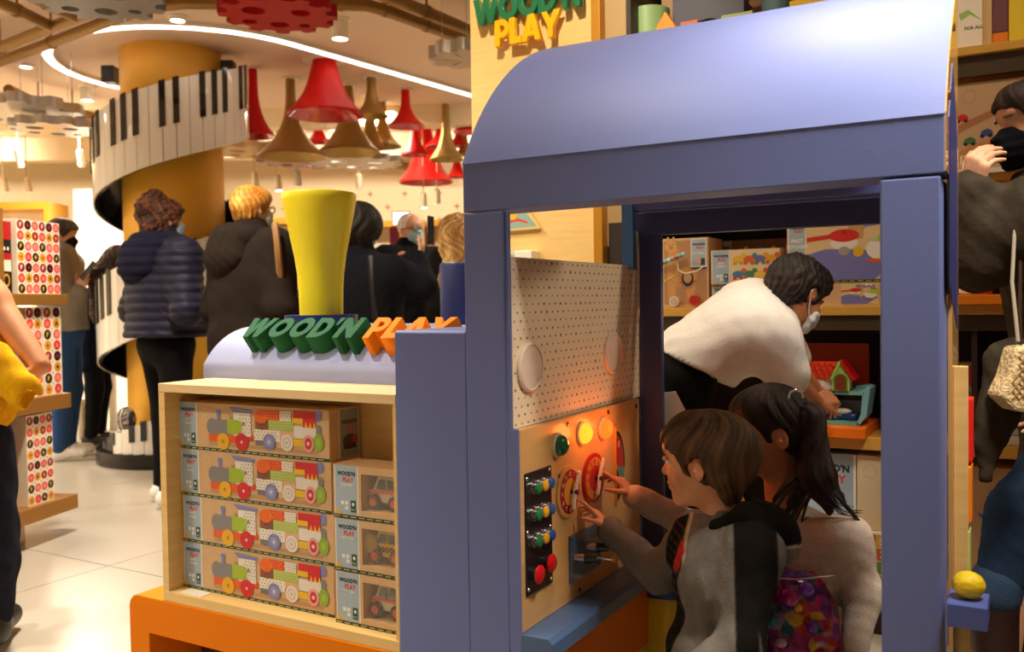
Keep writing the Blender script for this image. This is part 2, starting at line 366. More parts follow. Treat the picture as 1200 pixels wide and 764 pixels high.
        me.polygons.add(nf); me.polygons.foreach_set('loop_start',np.arange(0,nf*4,4,dtype=np.int32)); me.polygons.foreach_set('use_smooth',np.ones(nf,bool)); me.update(); me.validate()
        if col is not None:
            c=col(pos) if callable(col) else np.tile(np.array(lin(col)[:3]),(nv,1))
            a=me.color_attributes.new('Col','FLOAT_COLOR','POINT'); a.data.foreach_set('color',np.concatenate([c,np.ones((nv,1))],1).astype(np.float32).ravel())
        me.materials.append(material); o=bpy.data.objects.new(name,me); link(o,parent)
        if label: o['label']=label
        return o
# ---------------------------------------------------------------- people
SKIN=vcmat('skin',.5,.15,250,.05,30); FAB=vcmat('cloth',.92,.5,350,.10,60,sheen=.0,spec=.12); FABS=vcmat('smooth_cloth',.45,.35,60,.10,25,spec=.35)
HAIR=vcmat('hair',.62,.6,160,.25,90,stretch=(1,1,.12),spec=.35); LEATH=vcmat('leather',.4,.2,100,.08,30)
def cc(h): return np.array(lin(h)[:3])
def nz(p,f,seed=0):
    r=np.random.RandomState(seed); o=0
    for i in range(5):
        k=r.randn(3)*f*(1+.5*i); o=o+np.sin(p@k+r.rand()*6.28)/(1+.4*i)
    return o/2.2
UP=np.array([0,0,1.])
def face_dir(a): a=math.radians(a); return RC*math.cos(a)+AW*math.sin(a)      # 0 = towards image right, 90 = away, 180 = left
def skel(base,h,ang,lean=0,spread=.0,stride=0):
    f=face_dir(ang); l=np.cross(UP,f); b=np.array([base[0],base[1],0.]); J={'f':f,'l':l,'h':h}
    def q(z,x=0,y=0): return b+UP*z*h+l*x*h+f*(y*h+lean*max(0,z-.5)*h)
    J.update(head=q(.925,0,.01),neck=q(.85),chest=q(.72),waist=q(.62),pel=q(.53),crown=q(1.0))
    for s,n in ((1,'L'),(-1,'R')):
        J['sh'+n]=q(.805,.115*s); J['el'+n]=q(.62,.15*s,-.02); J['wr'+n]=q(.49,.145*s,.03)
        J['hip'+n]=q(.52,.055*s); J['kn'+n]=q(.285,(.06+spread)*s,.012+stride*s*.5); J['an'+n]=q(.05,(.06+spread*1.6)*s,-.01+stride*s)
    return J
def ik(a,b,l1,l2,pole):
    a,b=V3(a),V3(b); d=b-a; L=min(np.linalg.norm(d),(l1+l2)*.999); d=d/np.linalg.norm(d); x=(l1*l1-l2*l2+L*L)/(2*L); hh=math.sqrt(max(l1*l1-x*x,0))
    p=V3(pole); p=p-d*(p@d); p/=np.linalg.norm(p); return a+d*x+p*hh
def hand(s,wr,d,n,L,side,curl=(25,30,35,40),thumb=.75,spread=.0):
    """wr wrist, d pointing, n palm side, side +1: thumb towards cross(d,n)"""
    d=unit(d); n=V3(n); n=unit(n-d*(n@d)); t=np.cross(d,n)*side; wr=V3(wr); r=L*.05
    offs=[.15,.052,-.045,-.14]; fl=[.40,.44,.41,.32]
    for i in range(4):
        kn=wr+d*L*(.50-.012*i*i*.8)+t*L*offs[i]; s.cone(wr+d*L*.06+t*L*offs[i]*.55,kn,r*1.35,r*1.1,L*.05)
        a=kn; dd=unit(d+t*spread*offs[i]*6); rr=r*(.95 if i<3 else .82)
        for j,fr in enumerate((.46,.30,.24)):
            c=math.radians(curl[i]*(1 if j==0 else 1.15)); dd=unit(dd*math.cos(c)+n*math.sin(c)); b=a+dd*L*fl[i]*fr; s.cone(a,b,rr,rr*.88,L*.012); a=b; rr*=.88
    a=wr+d*L*.13+t*L*.10; b=wr+d*L*.30+t*L*.24+n*L*.06; s.cone(a,b,r*1.4,r*1.15,L*.05)
    td=unit(d*thumb+t*.45+n*.45); c=b+td*L*.17; s.cone(b,c,r*1.05,r*.95,L*.02); e=c+unit(d*thumb+t*.15+n*.5)*L*.14; s.cone(c,e,r*.95,r*.75,L*.01)
def head(s,c,f,u,h,neck=None,nr=.055,child=False,ears=True):
    f=unit(f); u=V3(u); u=unit(u-f*(u@f)); l=np.cross(u,f); A=np.array([f,l,u]); c=V3(c)
    g=lambda x,y,z: c+(f*x+l*y+u*z)*h
    s.ell(g(-.05,0,.12),[h*.40,h*.325,h*.37],A,.02)
    s.ell(g(.09,0,-.17),[h*.25,h*.235,h*.27],A,h*.12)
    s.ell(g(.235,0,-.375),[h*.075,h*.09,h*.07],A,h*.09)
    ck=.135 if child else .11
    for y in (1,-1): s.ell(g(.20,.15*y,-.14),[h*.10,h*ck*.9,h*.11],A,h*.07)
    s.ell(g(.30,0,.17),[h*.06,h*.20,h*.07],A,h*.08)
    for y in (1,-1): s.ell(g(.345,.125*y,.03),[h*.05,h*.075,h*.045],A,h*.05,'s')
    nl=.035 if child else .0
    s.cone(g(.30,0,.04),g(.405-nl,0,-.09),h*.028,h*.045,h*.04)
    for y in (1,-1): s.ell(g(.36-nl,.045*y,-.10),[h*.035,h*.032,h*.03],A,h*.02)
    s.ell(g(.325,0,-.205),[h*.04,h*.085,h*.024],A,h*.02); s.ell(g(.315,0,-.25),[h*.04,h*.07,h*.026],A,h*.015)
    s.ell(g(.375,0,-.228),[h*.04,h*.075,h*.006],A,h*.015,'s')
    if ears:
        for y in (1,-1):
            B=np.array([f*.94+l*y*-.34,unit(l*y+f*.34),u]); s.ell(g(-.045,.325*y,-.035),[h*.065,h*.028,h*.105],B,h*.02)
            s.ell(g(-.035,.365*y,-.02),[h*.036,h*.03,h*.062],B,h*.012,'s'); s.ell(g(-.01,.345*y,-.045),[h*.018,h*.02,h*.022],B,h*.012)
    if neck is not None: s.cone(g(-.08,0,-.12),neck,nr*1.02,nr*1.12,h*.12)
    return g,A
def paint_head(g,A,h,base,lip='#b5594a',blush=None,brow=None):
    b=cc(base)
    def f(p):
        c=np.tile(b,(len(p),1)); q=(p-g(0,0,0))@A.T/h
        def m(x,y,z,r,col,k=1.): 
            nonlocal c
            d=np.sqrt(((q[:,0]-x)/r[0])**2+((np.abs(q[:,1])-y)/r[1])**2+((q[:,2]-z)/r[2])**2); w_=(np.clip((1.15-d)/.3,0,1)*k)[:,None]; c=c*(1-w_)+cc(col)*w_
        if lip: m(.35,0,-.228,(.08,.085,.045),lip,.75)
        if blush: m(.25,.19,-.13,(.14,.10,.10),blush,.35); m(-.05,.35,-.04,(.1,.08,.12),blush,.3)
        if brow: m(.36,.14,.13,(.06,.085,.018),brow,.8)
        return c
    return f
def eyes(g,A,h,parent,iris='#3a2518'):
    for y in (1,-1):
        mb=MB(); c=g(.302,.125*y,.028); mb.sphere(c,h*.034,14); o=mb.build('eye',mat('#e9e2da',.2,key='eye'),parent)
        mb=MB(); c2=c+A[0]*h*.028; mb.sphere(c2,h*.018,12); mb.build('iris',mat(iris,.15,key='iris'),o)
        e=S(); e.ell(g(.318,.125*y,.055),[h*.045,h*.052,h*.03],A,.002); e.build('eyelid',SKIN,parent,vox=h*.012,col=parent.get('skin_hex','#c98e6c'))
def legs_skin(s,J):
    h=J['h']
    for n in 'LR':
        s.cone(J['pel'],J['hip'+n],h*.055,h*.05,h*.03); s.cone(J['hip'+n],J['kn'+n],h*.045,h*.03,h*.02); s.cone(J['kn'+n],J['an'+n],h*.03,h*.02,h*.02); s.cone(J['an'+n],J['an'+n]+J['f']*h*.09-UP*h*.025,h*.02,h*.016,h*.02)
def torso_skin(s,J):
    h=J['h']; l=J['l']; t=unit(J['neck']-J['pel']); fr=unit(np.cross(l,t))
    s.cone(J['shL'],J['shR'],h*.032,h*.032,h*.03); s.cone(J['chest'],J['pel'],h*.075,h*.075,h*.04,flat=(fr,.7)); s.cone(J['neck'],J['chest'],h*.035,h*.06,h*.03)
def arm_skin(s,J,n):
    h=J['h']; s.cone(J['sh'+n],J['el'+n],h*.03,h*.024,h*.02); s.cone(J['el'+n],J['wr'+n],h*.025,h*.016,h*.015)
def coat(s,J,t=.012,hem=None,arms='LR',wide=1.,sleeve=1.,hood=False,collar=True,bulk=1.,fl=.72):
    h=J['h']; l=J['l']; up=unit(J['neck']-J['pel']); fr=unit(np.cross(l,up)); A=np.array([fr,l,up])
    s.cone(J['shL'],J['shR'],h*.048+t,h*.048+t,h*.04)
    s.ell(J['chest'],[h*.078*bulk+t,h*.112*wide+t,h*.13],A,h*.05); s.ell(J['waist'],[h*.076*bulk+t,h*.102*wide+t,h*.11],A,h*.05); s.ell(J['pel'],[h*.082*bulk+t,h*.108*wide+t,h*.09],A,h*.05)
    if hem is not None:
        b=J['pel'].copy(); b[2]=hem; s.cone(J['pel'],b-UP*.03,h*.108*wide+t,h*.115*wide+t,h*.03,flat=(fr,fl)); s.plane([0,0,hem],[0,0,-1])
    for n in arms:
        s.cone(J['sh'+n],J['el'+n],h*.042*sleeve+t,h*.033*sleeve+t,h*.035); s.cone(J['el'+n],J['wr'+n],h*.033*sleeve+t,h*.023*sleeve+t,h*.02)
    if collar: s.cone(J['neck']-up*h*.035,J['neck']+up*h*.015,h*.05+t,h*.042+t,h*.03)
def hood_part(J,parent,colr,vox,disp=None):
    h=J['h']; l=J['l']; up=unit(J['neck']-J['pel']); fr=unit(np.cross(l,up)); A=np.array([fr,l,up]); s=S()
    if 1:
        s.ell(J['neck']-fr*h*.045-up*h*.012,[h*.062,h*.10,h*.05],A,h*.01); s.ell(J['neck']-fr*h*.085-up*h*.065,[h*.052,h*.088,h*.07],A,h*.03); s.ell(J['neck']+up*h*.055+fr*h*.005,[h*.052,h*.075,h*.075],A,h*.015,'s')
    return s.build('hood',FAB,parent,vox=vox,col=colr,disp=disp or (lambda p,n:nz(p,22,9)*.006))
def trousers(J,parent,colr,t=.01,vox=.012,mt=None,top=None,wide=1.,cuff=.05):
    h=J['h'];s=S(); s.ell(J['pel'],[h*.11*wide,h*.11*wide,h*.08],None,h*.03)
    s.p[-1]=('e',V3(J['pel']),np.array([h*.08*wide+t*.5,h*.105*wide,h*.08]),np.array([J['f'],J['l'],UP]),h*.03,'u')
    for n in 'LR': s.cone(J['hip'+n],J['kn'+n],h*.052*wide+t,h*.036*wide+t,h*.03); s.cone(J['kn'+n],J['an'+n]+UP*h*.0,h*.036*wide+t,h*.027*wide+t,h*.02)
    s.plane([0,0,cuff],[0,0,-1])
    return s.build('trousers',mt or FAB,parent,vox=vox,col=colr,disp=lambda p,n:nz(p,18/h,3)*.0035)
def shoes(J,parent,colr,vox=.008,sole=None):
    h=J['h']
    for n in 'LR':
        s=S(); a=J['an'+n].copy(); a[2]=.03*h+.004; f=J['f']
        s.cone(a-f*h*.02,a+f*h*.085,h*.026,h*.022,h*.02); s.cone(a,J['an'+n]+UP*h*.005,h*.028,h*.026,h*.02); s.plane([0,0,.003],[0,0,-1])
        c=(lambda p:np.where(p[:,2:3]<.022,cc(sole),cc(colr))) if sole else colr
        s.build('shoe',LEATH,parent,vox=vox,col=c)
def hairfn(g,A,h,amp=.004,fr=26,seed=1,curl=0):
    r=np.random.RandomState(seed); ph=r.rand(8)*6.28
    def f(p,n=None):
        q=(p-g(-.08,0,.42))@A.T/h; az=np.arctan2(q[:,1],q[:,0]+.02); rad=np.sqrt(q[:,0]**2+q[:,1]**2)
        w_=az+.35*np.sin(q[:,2]*5+ph[0])+curl*nz(p,35,seed)
        o=np.sin(w_*fr*.5+ph[1])*.5+np.sin(w_*fr*.83+ph[2]+q[:,2]*4)*.35+np.sin(w_*fr*1.7+ph[3]-q[:,2]*6)*.3
        return o*amp*np.clip(rad/.25,.2,1)+nz(p,22,seed+2)*amp*.7
    return f
def haircol(g,A,h,base,hi,seed=1,fr=26):
    f=hairfn(g,A,h,1.,fr,seed); b,c=cc(base),cc(hi)
    def k(p):
        t=np.clip(f(p)*.6+.35+.25*nz(p,50,seed+5),0,1)[:,None]; return b*(1-t)+c*t
    return k
def mask_part(g,A,h,parent,colr,ear=True,strap='#e8e8e8',vox=None,puff=.012):
    s=S(); gx=g
    s.ell(g(.10,0,-.17),[h*.25+puff,h*.235+puff,h*.28+puff],A,.01); s.ell(g(.25,0,-.22),[h*.17+puff*.5,h*.17,h*.17],A,h*.08)
    s.cone(g(.32,0,-.02),g(.41,0,-.10),h*.035+puff*.5,h*.05+puff*.5,h*.06); s.ell(g(.235,0,-.36),[h*.09+puff,h*.10,h*.09],A,h*.08)
    s.inter(g(.30,0,-.2),[h*.27,h*.30,h*.23],A)
    o=s.build('face_mask',FAB,parent,vox=vox or h*.022,col=colr,disp=lambda p,n:.0012*np.sin(((p-g(0,0,0))@A[2])/h*60))
    if ear:
        mb=MB()
        for y in (1,-1):
            mb.tube([g(.22,.22*y,-.09),g(.08,.27*y,-.02),g(-.05,.34*y,.06),g(-.10,.345*y,0)],h*.008,6); mb.tube([g(.18,.22*y,-.31),g(.05,.265*y,-.22),g(-.06,.34*y,-.12),g(-.10,.345*y,0)],h*.008,6)
        mb.build('ear_loop',mat(strap,.6,key='elastic'),o)
    return o
def figure(label,J,group=None):
    b=(J['anL']+J['anR'])/2; t=thing('person',label,'person',(b[0],b[1],0)); return t
# ================================================================ SETTING
CEIL=2.9
TW=lambda u,a,z: W(u,a,z)
fl=MB().box(-15,4,-4,16,-.06,-.012).build('floor',mat('#8f8474',.7,key='grout')); tag(fl,kind='structure')
tm=MB().box(-.748,.748,-.748,.748,-.012,0).mesh('floor_tile',mat('#bdb4a3',.28,0,.05,1.5,.02,30,key='polished_concrete'))
for i in range(-8,2):
    for j in range(-2,9):
        o=bpy.data.objects.new('floor_tile',tm); COL.objects.link(o); o.parent=fl; o.location=(i*1.5+.4,j*1.5+.15,0)
cm=mat('#e2c6ac',.7,key='ceiling_paint')
tag(MB(TW).box(-9.5,7,-3.5,11.2,CEIL,CEIL+.1).build('ceiling',cm),kind='structure')
tag(MB(TW).box(-9.5,5.2,11,11.15,0,CEIL).build('wall_back',mat('#f2e2c0',.8,0,.02,2,key='wall_paint')),kind='structure')
tag(MB(TW).box(-9.15,-9,-3,11,0,CEIL).build('wall_left',mat('#ecd9b2',.8,key='wall_paint')),kind='structure')
tag(MB().box(-1.9,2.6,3.56,3.7,0,CEIL).build('wall_right',mat('#4a3527',.8,key='brown_wall')),kind='structure')
tag(MB().box(2.6,2.75,-2,3.7,0,CEIL).build('wall_side',mat('#e2cfa8',.8,key='wall_paint')),kind='structure')
for i,(a0,a1,z) in enumerate(((8.3,8.5,2.72),(9.6,9.8,2.66))):
    tag(MB(TW).box(-9,5,a0,a1,z,CEIL).build('trim_%d'%(i+1),mat('#fbeccb',.7,key='soffit')),kind='structure')
# star pattern on the far wall
sp=MB(TW)
for i in range(-6,14):
    for j in range(4):
        u=i*.42+(j%2)*.21+.5-2.2; z=2.42-j*.16
        for a,b in ((.035,.006),(.006,.035)): sp.box(u-a,u+a,10.985,11,z-b,z+b)
o=sp.build('trim_3',mat('#b08a52',.6,key='star_print')); tag(o,kind='structure')
# ---- ceiling LED loop
t=thing('led_strip_light','long stadium shaped white LED strip curving round the golden column','light strip',(-5.4,4.75,CEIL))
ctr=V3((-5.4,4.75,0)); dv=unit(at(553,102,2,CEIL)-at(345,40,2,CEIL)); nv=np.array([-dv[1],dv[0],0])
pts=[ctr+dv*9-nv*1.02,ctr-nv*1.02]
a0=math.atan2(-nv[1],-nv[0])
for i in range(1,24): w_=a0-math.pi*i/24; pts.append(ctr+1.02*np.array([math.cos(w_),math.sin(w_),0]))
pts+=[ctr+nv*1.02,ctr+dv*9+nv*1.02]
def ribbon(pts,hw,z0,z1):
    vs=[];n=len(pts)
    for i,p in enumerate(pts):
        d=pts[min(i+1,n-1)]-pts[max(i-1,0)]; d=d/np.linalg.norm(d); s=np.array([-d[1],d[0],0])
        for a,z in ((hw,z0),(hw,z1),(-hw,z1),(-hw,z0)): q=p+s*a; vs.append((q[0],q[1],z))
    f=[]
    for i in range(n-1):
        for k in range(4): f.append((i*4+k,i*4+(k+1)%4,i*4+4+(k+1)%4,i*4+4+k))
    return vs,f
v_,f_=ribbon(pts,.028,CEIL-.035,CEIL-.002); MB().add(v_,f_).build('light_diffuser',mat('#fff4ea',.5,emit=4.5,key='led'),t)
v_,f_=ribbon(pts,.038,CEIL-.028,CEIL-.001); MB().add(v_,f_).build('channel',WHITE,t)
# ---- downlights
def downlight(p,r,drop,label):
    t=thing('ceiling_downlight',label,'lamp',(p[0],p[1],CEIL),'white ceiling downlights')
    c=V3(p); c[2]=CEIL
    MB().lathe(c,[(r*1.25,0),(r*1.25,-.01),(r,-.012),(r,-drop),(r*.9,-drop),(r*.85,-drop+.02)],24,caps=False).build('housing',WHITE,t)
    MB().lathe(c,[(r*.88,-drop+.012),(r*.88,-drop+.018)],24).build('lens',mat('#fff0d8',.5,emit=10,key='lamp_lens'),t)
for (x,y,r,dr,lb) in ((398,22,.055,.13,'white cylinder downlight above the large red trumpet lamp'),(102,101,.055,.12,'white cylinder downlight left of the golden column under the LED ring'),(208,19,.05,.03,'flush downlight at the near rim of the LED ring above the column'),(30,76,.05,.02,'small flush downlight at the far left of the ceiling')):
    downlight(at(x,y,2,CEIL),r,dr,lb)
# ---- bronze ceiling pipes
def pipe(pts,r,label,hang=()):
    t=thing('ceiling_pipe',label,'pipe',pts[0]); MB().tube(pts,r,12).build('tube',BRONZE,t)
    for i in hang:
        q=pts[i]; MB().cyl(q,(q[0],q[1],CEIL),.007,n=8).build('hanger',BRONZE,t); MB().lathe((q[0],q[1],q[2]-0),[(r*1.15,-.015),(r*1.15,.015)],14,axis=V3(pts[min(i+1,len(pts)-1)])-V3(pts[i-1 if i else 0])).build('clamp',BRONZE,t)
zp=2.72
A=[(-60,92),(0,72),(60,50),(120,27),(175,8),(215,3),(300,4),(400,5),(430,6),(452,12),(500,30),(552,50),(640,84)]
pipe([at(x,y,2,zp) for x,y in A],.034,'long bronze pipe bending round the LED ring towards the sign panel',(2,4,7,9,10))
pipe([at(x,y,2,zp) for x,y in ((-40,70),(0,56),(60,32),(125,8),(200,-22))],.034,'bronze pipe running beside the long pipe at upper left',(1,3))
pipe([at(x,y,2,zp) for x,y in ((-20,-6),(20,12),(62,32))],.034,'short bronze branch pipe at the far upper left corner',(1,))
pipe([at(x,y,2,zp) for x,y in ((30,-8),(55,4),(90,20))],.034,'short bronze branch pipe under the grey gear',(1,))
pipe([at(x,y,2,zp) for x,y in ((420,-16),(455,-3),(500,14),(556,38),(640,72))],.034,'bronze pipe at the ceiling right of the red gear',(1,2))
pipe([at(x,y,2,zp) for x,y in ((10,105),(45,122),(85,131),(130,142),(300,182))],.04,'bronze pipe behind the golden column at left',(1,2))
pipe([at(x,y,2,zp) for x,y in ((400,178),(450,190),(500,200),(560,212))],.05,'far bronze pipe under the trumpet lamps',(1,))
# ---- hanging gears
def gear(c,R,teeth,th,material,label,holes,tilt=0,slots=False):
    t=thing('hanging_gear',label,'gear',c)
    n=teeth; out=[]
    for i in range(n):
        a=2*math.pi*i/n; d=2*math.pi/n
        for f,r in ((-.30,.84),(-.20,1.),(.20,1.),(.30,.84)): out.append((R*r*math.cos(a+f*d),R*r*math.sin(a+f*d)))
    cu_=bpy.data.curves.new('g','CURVE'); cu_.dimensions='2D'; cu_.fill_mode='BOTH'; cu_.extrude=th/2
    loops=[out]
    if slots:
        for k in range(6):
            a=k*math.pi/3+.3; e=(math.cos(a),math.sin(a)); q=(-e[1],e[0]); w2=R*.035
            loops.append([(e[0]*R*.2+q[0]*w2*.3,e[1]*R*.2+q[1]*w2*.3),(e[0]*R*.62+q[0]*w2,e[1]*R*.62+q[1]*w2),(e[0]*R*.62-q[0]*w2,e[1]*R*.62-q[1]*w2),(e[0]*R*.2-q[0]*w2*.3,e[1]*R*.2-q[1]*w2*.3)])
    for (hx,hy,hr) in holes: loops.append([(R*(hx+hr*math.cos(2*math.pi*i/18)),R*(hy+hr*math.sin(2*math.pi*i/18))) for i in range(18)])
    for lp in loops:
        s=cu_.splines.new('POLY'); s.points.add(len(lp)-1); s.use_cyclic_u=True
        for i,(a,b) in enumerate(lp): s.points[i].co=(a,b,0,1)
    tt=bpy.data.objects.new('t',cu_); COL.objects.link(tt); dg=bpy.context.evaluated_depsgraph_get(); dg.update()
    me=bpy.data.meshes.new_from_object(tt.evaluated_get(dg)); bpy.data.objects.remove(tt); me.materials.clear(); me.materials.append(material)
    o=bpy.data.objects.new('gear_wheel',me); COL.objects.link(o); o.parent=t; o.rotation_euler=(tilt,0,R_.random()*.5); WL[o.name]=Vector((0,0,0))
    for k in (0,2.1,4.2):
        a=(c[0]+.7*R*math.cos(k),c[1]+.7*R*math.sin(k)); MB().cyl((a[0],a[1],c[2]+th/2),(a[0],a[1],CEIL),.0025,n=6).build('wire',CHROME,t)
H1=[(.45,0,.17),(-.25,.40,.17),(-.2,-.42,.2),(.12,.62,.10),(-.62,.05,.13)]
REDG=mat('#a81418',.5,spec=.2,key='red_lacquer'); SILV=mat('#c3c0bb',.28,.55,.05,5,key='silver'); GRYG=mat('#8d8f92',.4,.3,key='grey_metal')
gear(at(326,12,2,2.52),.285,12,.06,REDG,'red lacquered gear with round holes hanging over the trumpet lamps',H1)
gear(at(112,-6,2,2.5),.30,12,.06,GRYG,'grey metal gear with round holes hanging at the top left',H1)
gear(at(546,63,2,2.5),.215,9,.07,SILV,'silver slotted gear hanging beside the light wood sign panel',[],slots=True)
gear(at(18,128,2,2.52),.46,11,.07,SILV,'large silver gear hanging at the left edge of the ceiling',H1)
gear(at(64,148,2,2.4),.30,11,.06,SILV,'small silver gear hanging low left of the piano spiral',H1)
gear(at(300,176,2,2.60),.42,12,.06,mat('#b89a72',.35,.3,key='tan_gear'),'tan gear hanging behind the piano spiral right edge',H1)
gear(at(362,187,2,2.50),.5,12,.05,mat('#8a6a6a',.35,.4,key='plum_gear'),'plum grey gear under the gold trumpet lamps',H1)
gear(at(418,189,2,2.40),.42,14,.05,SILV,'bright silver gear hanging low under the gold trumpet lamps',H1)
# ---- trumpet lamps
REDH=mat('#d41408',.5,0,spec=.25,key='red_enamel'); GOLH=mat('#a0803f',.38,.55,.05,4,key='gold_enamel')
REDI=mat('#c01212',.12,0,coat=1,key='red_gloss')
def trumpet(x,yt,yb,hw,ht,red,label,belly=0.):
    c=at(x,yt,2,CEIL); d=float((c-CAM)@fw); H=(yb-yt)*d/FP; R=hw*d/FP; r=ht*d/FP
    t=thing('trumpet_lamp',label,'lamp',c,'trumpet shaped ceiling lamps')
    prof=[(r*1.9,0),(r*1.9,-.006)]; MB().lathe(c,prof,20).build('ceiling_rose',WHITE,t)
    pr=[]
    for i in range(19):
        s=i/18; rr=r+(R-r)*(belly*s+(1-belly)*s**(3.4)); pr.append((rr,-.006-H*s))
    pr.append((R*1.0,-.006-H-.012)); inn=[(max(q-.006,.004),z-.004) for q,z in pr[:-1]][::-1]
    mb=MB(); mb.lathe(c,pr,32,caps=False); mb.mi=1; mb.lathe(c,[(R,-.018-H)]+inn,32,caps=False); mb.build('bell',[REDH,REDI] if red else [GOLH,GOLH],t)
    MB().sphere((c[0],c[1],c[2]-H*.62),r*.7,12).build('bulb',mat('#ffe9c4',.4,emit=4,key='bulb'),t)
TR=[(380,70.5,132,45,13.5,1,'large red trumpet lamp nearest the golden column',.45),
(340,92,181,40,5.5,0,'tall gold trumpet lamp left of the large red lamp',0),
(408,100,176,36,5,0,'wide gold trumpet lamp behind the large red lamp',.25),
(435,90.5,134,19.6,5.5,0,'small gold trumpet lamp right of the large red lamp',0),
(447.7,119,170,21.6,4.5,0,'gold trumpet lamp with its rim just below the small gold one',0),
(433,112,172,16,5,0,'gold trumpet lamp half hidden behind two other gold lamps',0),
(475,105,146,22,5,1,'red trumpet lamp alone in the middle of the cluster',0),
(485,130,180,16,4,1,'dark red slim trumpet lamp above the biggest far red bell',0),
(498,146,212,32,7,1,'big far red trumpet lamp hanging lowest',.45),
(516,138,170,18,4,1,'red trumpet lamp left of the slim gold one',0),
(522,121,185,20,4,0,'slim gold trumpet lamp near the cabin roof',0),
(550,129,153,19,6,1,'red trumpet lamp touching the sign panel edge',.2),
(538,141,169,13,3,1,'small red trumpet lamp behind the slim gold one',0),
(544,140,180,10,3,0,'tiny gold trumpet lamp beside the cabin roof',0),
(535,172,206,11,3,1,'farthest tiny red trumpet lamp beside the cabin roof',.2),
(296,80,157,24,5,1,'red trumpet lamp right beside the piano spiral',0),
(373,140,165,15,4,1,'small red trumpet lamp seen beneath the large red lamp',.1)]
for a in TR: trumpet(*a)
# ---- golden column with piano spiral
cb=P(206,300,6.5); cb=np.array([cb[0],cb[1],0.])
t=thing('golden_column','round golden column wrapped by a spiral of piano keys','column',cb)
MB().lathe(cb,[(.345,0),(.345,CEIL)],64).build('shaft',mat('#e6ab34',.42,.2,.04,2,key='gold_column'),t)
t2=thing('piano_spiral','giant piano keyboard spiralling down round the golden column','keyboard',cb)
MB().lathe(cb,[(.352,.001),(.56,.001),(.56,.10),(.52,.10),(.52,.03),(.352,.03)],64,caps=False).build('base_ring',mat('#0e0b0a',.25,key='black_gloss'),t2)
RS=.532; th0=math.atan2(RC[1],RC[0])   # angle of image right
NK=39; zc0=2.54; pitch=1.10; HK=.52
def kz(t): return zc0-pitch*t/(2*math.pi)
core=MB(); vs=[];fs=[]; N=200
for i in range(N+1):
    t_=-.12+(2*math.pi*2.42)*i/N; a=th0-t_; z=kz(t_); z0,z1=max(z-HK/2,.10),max(z+HK/2,.14)
    for r,zz in ((RS-.008,z0),(RS-.008,z1),(RS-.03,z1),(RS-.03,z0)): vs.append((cb[0]+r*math.cos(a),cb[1]+r*math.sin(a),zz))
for i in range(N):
    for k in range(4): fs.append((i*4+k,i*4+(k+1)%4,i*4+4+(k+1)%4,i*4+4+k))
core.add(vs,fs,True).add(vs[:4],[(0,1,2,3)]).add(vs[-4:],[(3,2,1,0)]).build('ribbon_band',mat('#0d0b0a',.2,key='black_gloss'),t2)
dk=2*math.pi/NK; sl=pitch/(2*math.pi)
def keymesh(name,w,r0_,r1_,z0,z1,m_):
    n=5; vs=[]
    for i in range(n+1):
        f=-w/2+w*i/n; a=-f; dz=-sl*f
        for r,z in ((r1_,z0),(r1_,z1),(r0_,z1),(r0_,z0)): vs.append((r*math.cos(a),r*math.sin(a),z+dz))
    fs=[(i*4+k,i*4+(k+1)%4,i*4+4+(k+1)%4,i*4+4+k) for i in range(n) for k in range(4)]
    return MB().add(vs,fs).add(vs[:4],[(0,1,2,3)]).add(vs[-4:],[(3,2,1,0)]).mesh(name,m_)
wk=keymesh('white_key',dk*.955,RS-.007,RS+.004,-HK/2,HK/2,mat('#f4eee2',.08,coat=.6,key='white_gloss'))
bk=keymesh('black_key',dk*.46,RS+.004,RS+.013,HK/2-.305,HK/2+.001,mat('#0b0a0a',.15,coat=.5,key='black_gloss'))
for i in range(int(NK*2.42)):
    t_=-.12+dk*(i+.5); z=kz(t_); zb=z-HK/2; sc_=1.
    if z+HK/2<.22: break
    if zb<.10: sc_=(z+HK/2-.10)/HK; z=(.10+z+HK/2)/2
    o=bpy.data.objects.new('white_key',wk); COL.objects.link(o); o.parent=t2; o.location=(0,0,z); o.rotation_euler=(0,0,th0-t_); o.scale=(1,1,sc_)
    if i%7 in (0,1,3,4,5) :
        o=bpy.data.objects.new('black_key',bk); COL.objects.link(o); o.parent=t2; o.location=(0,0,z); o.rotation_euler=(0,0,th0-t_-dk/2); o.scale=(1,1,sc_)
# speaker boxes on the column
for k,(x,y,lb) in enumerate(((129,88,'black speaker box on the left of the column top'),(268,82,'black speaker box on the right of the column top'))):
    c=P(x,y,6.5); o=MB(lambda a,b,z:c+RC*a+AW*b+UP*z).box(-.045,.045,-.05,.05,-.06,.06).build('speaker_box',BLACK,None,.006); tag(o,lb,'speaker')
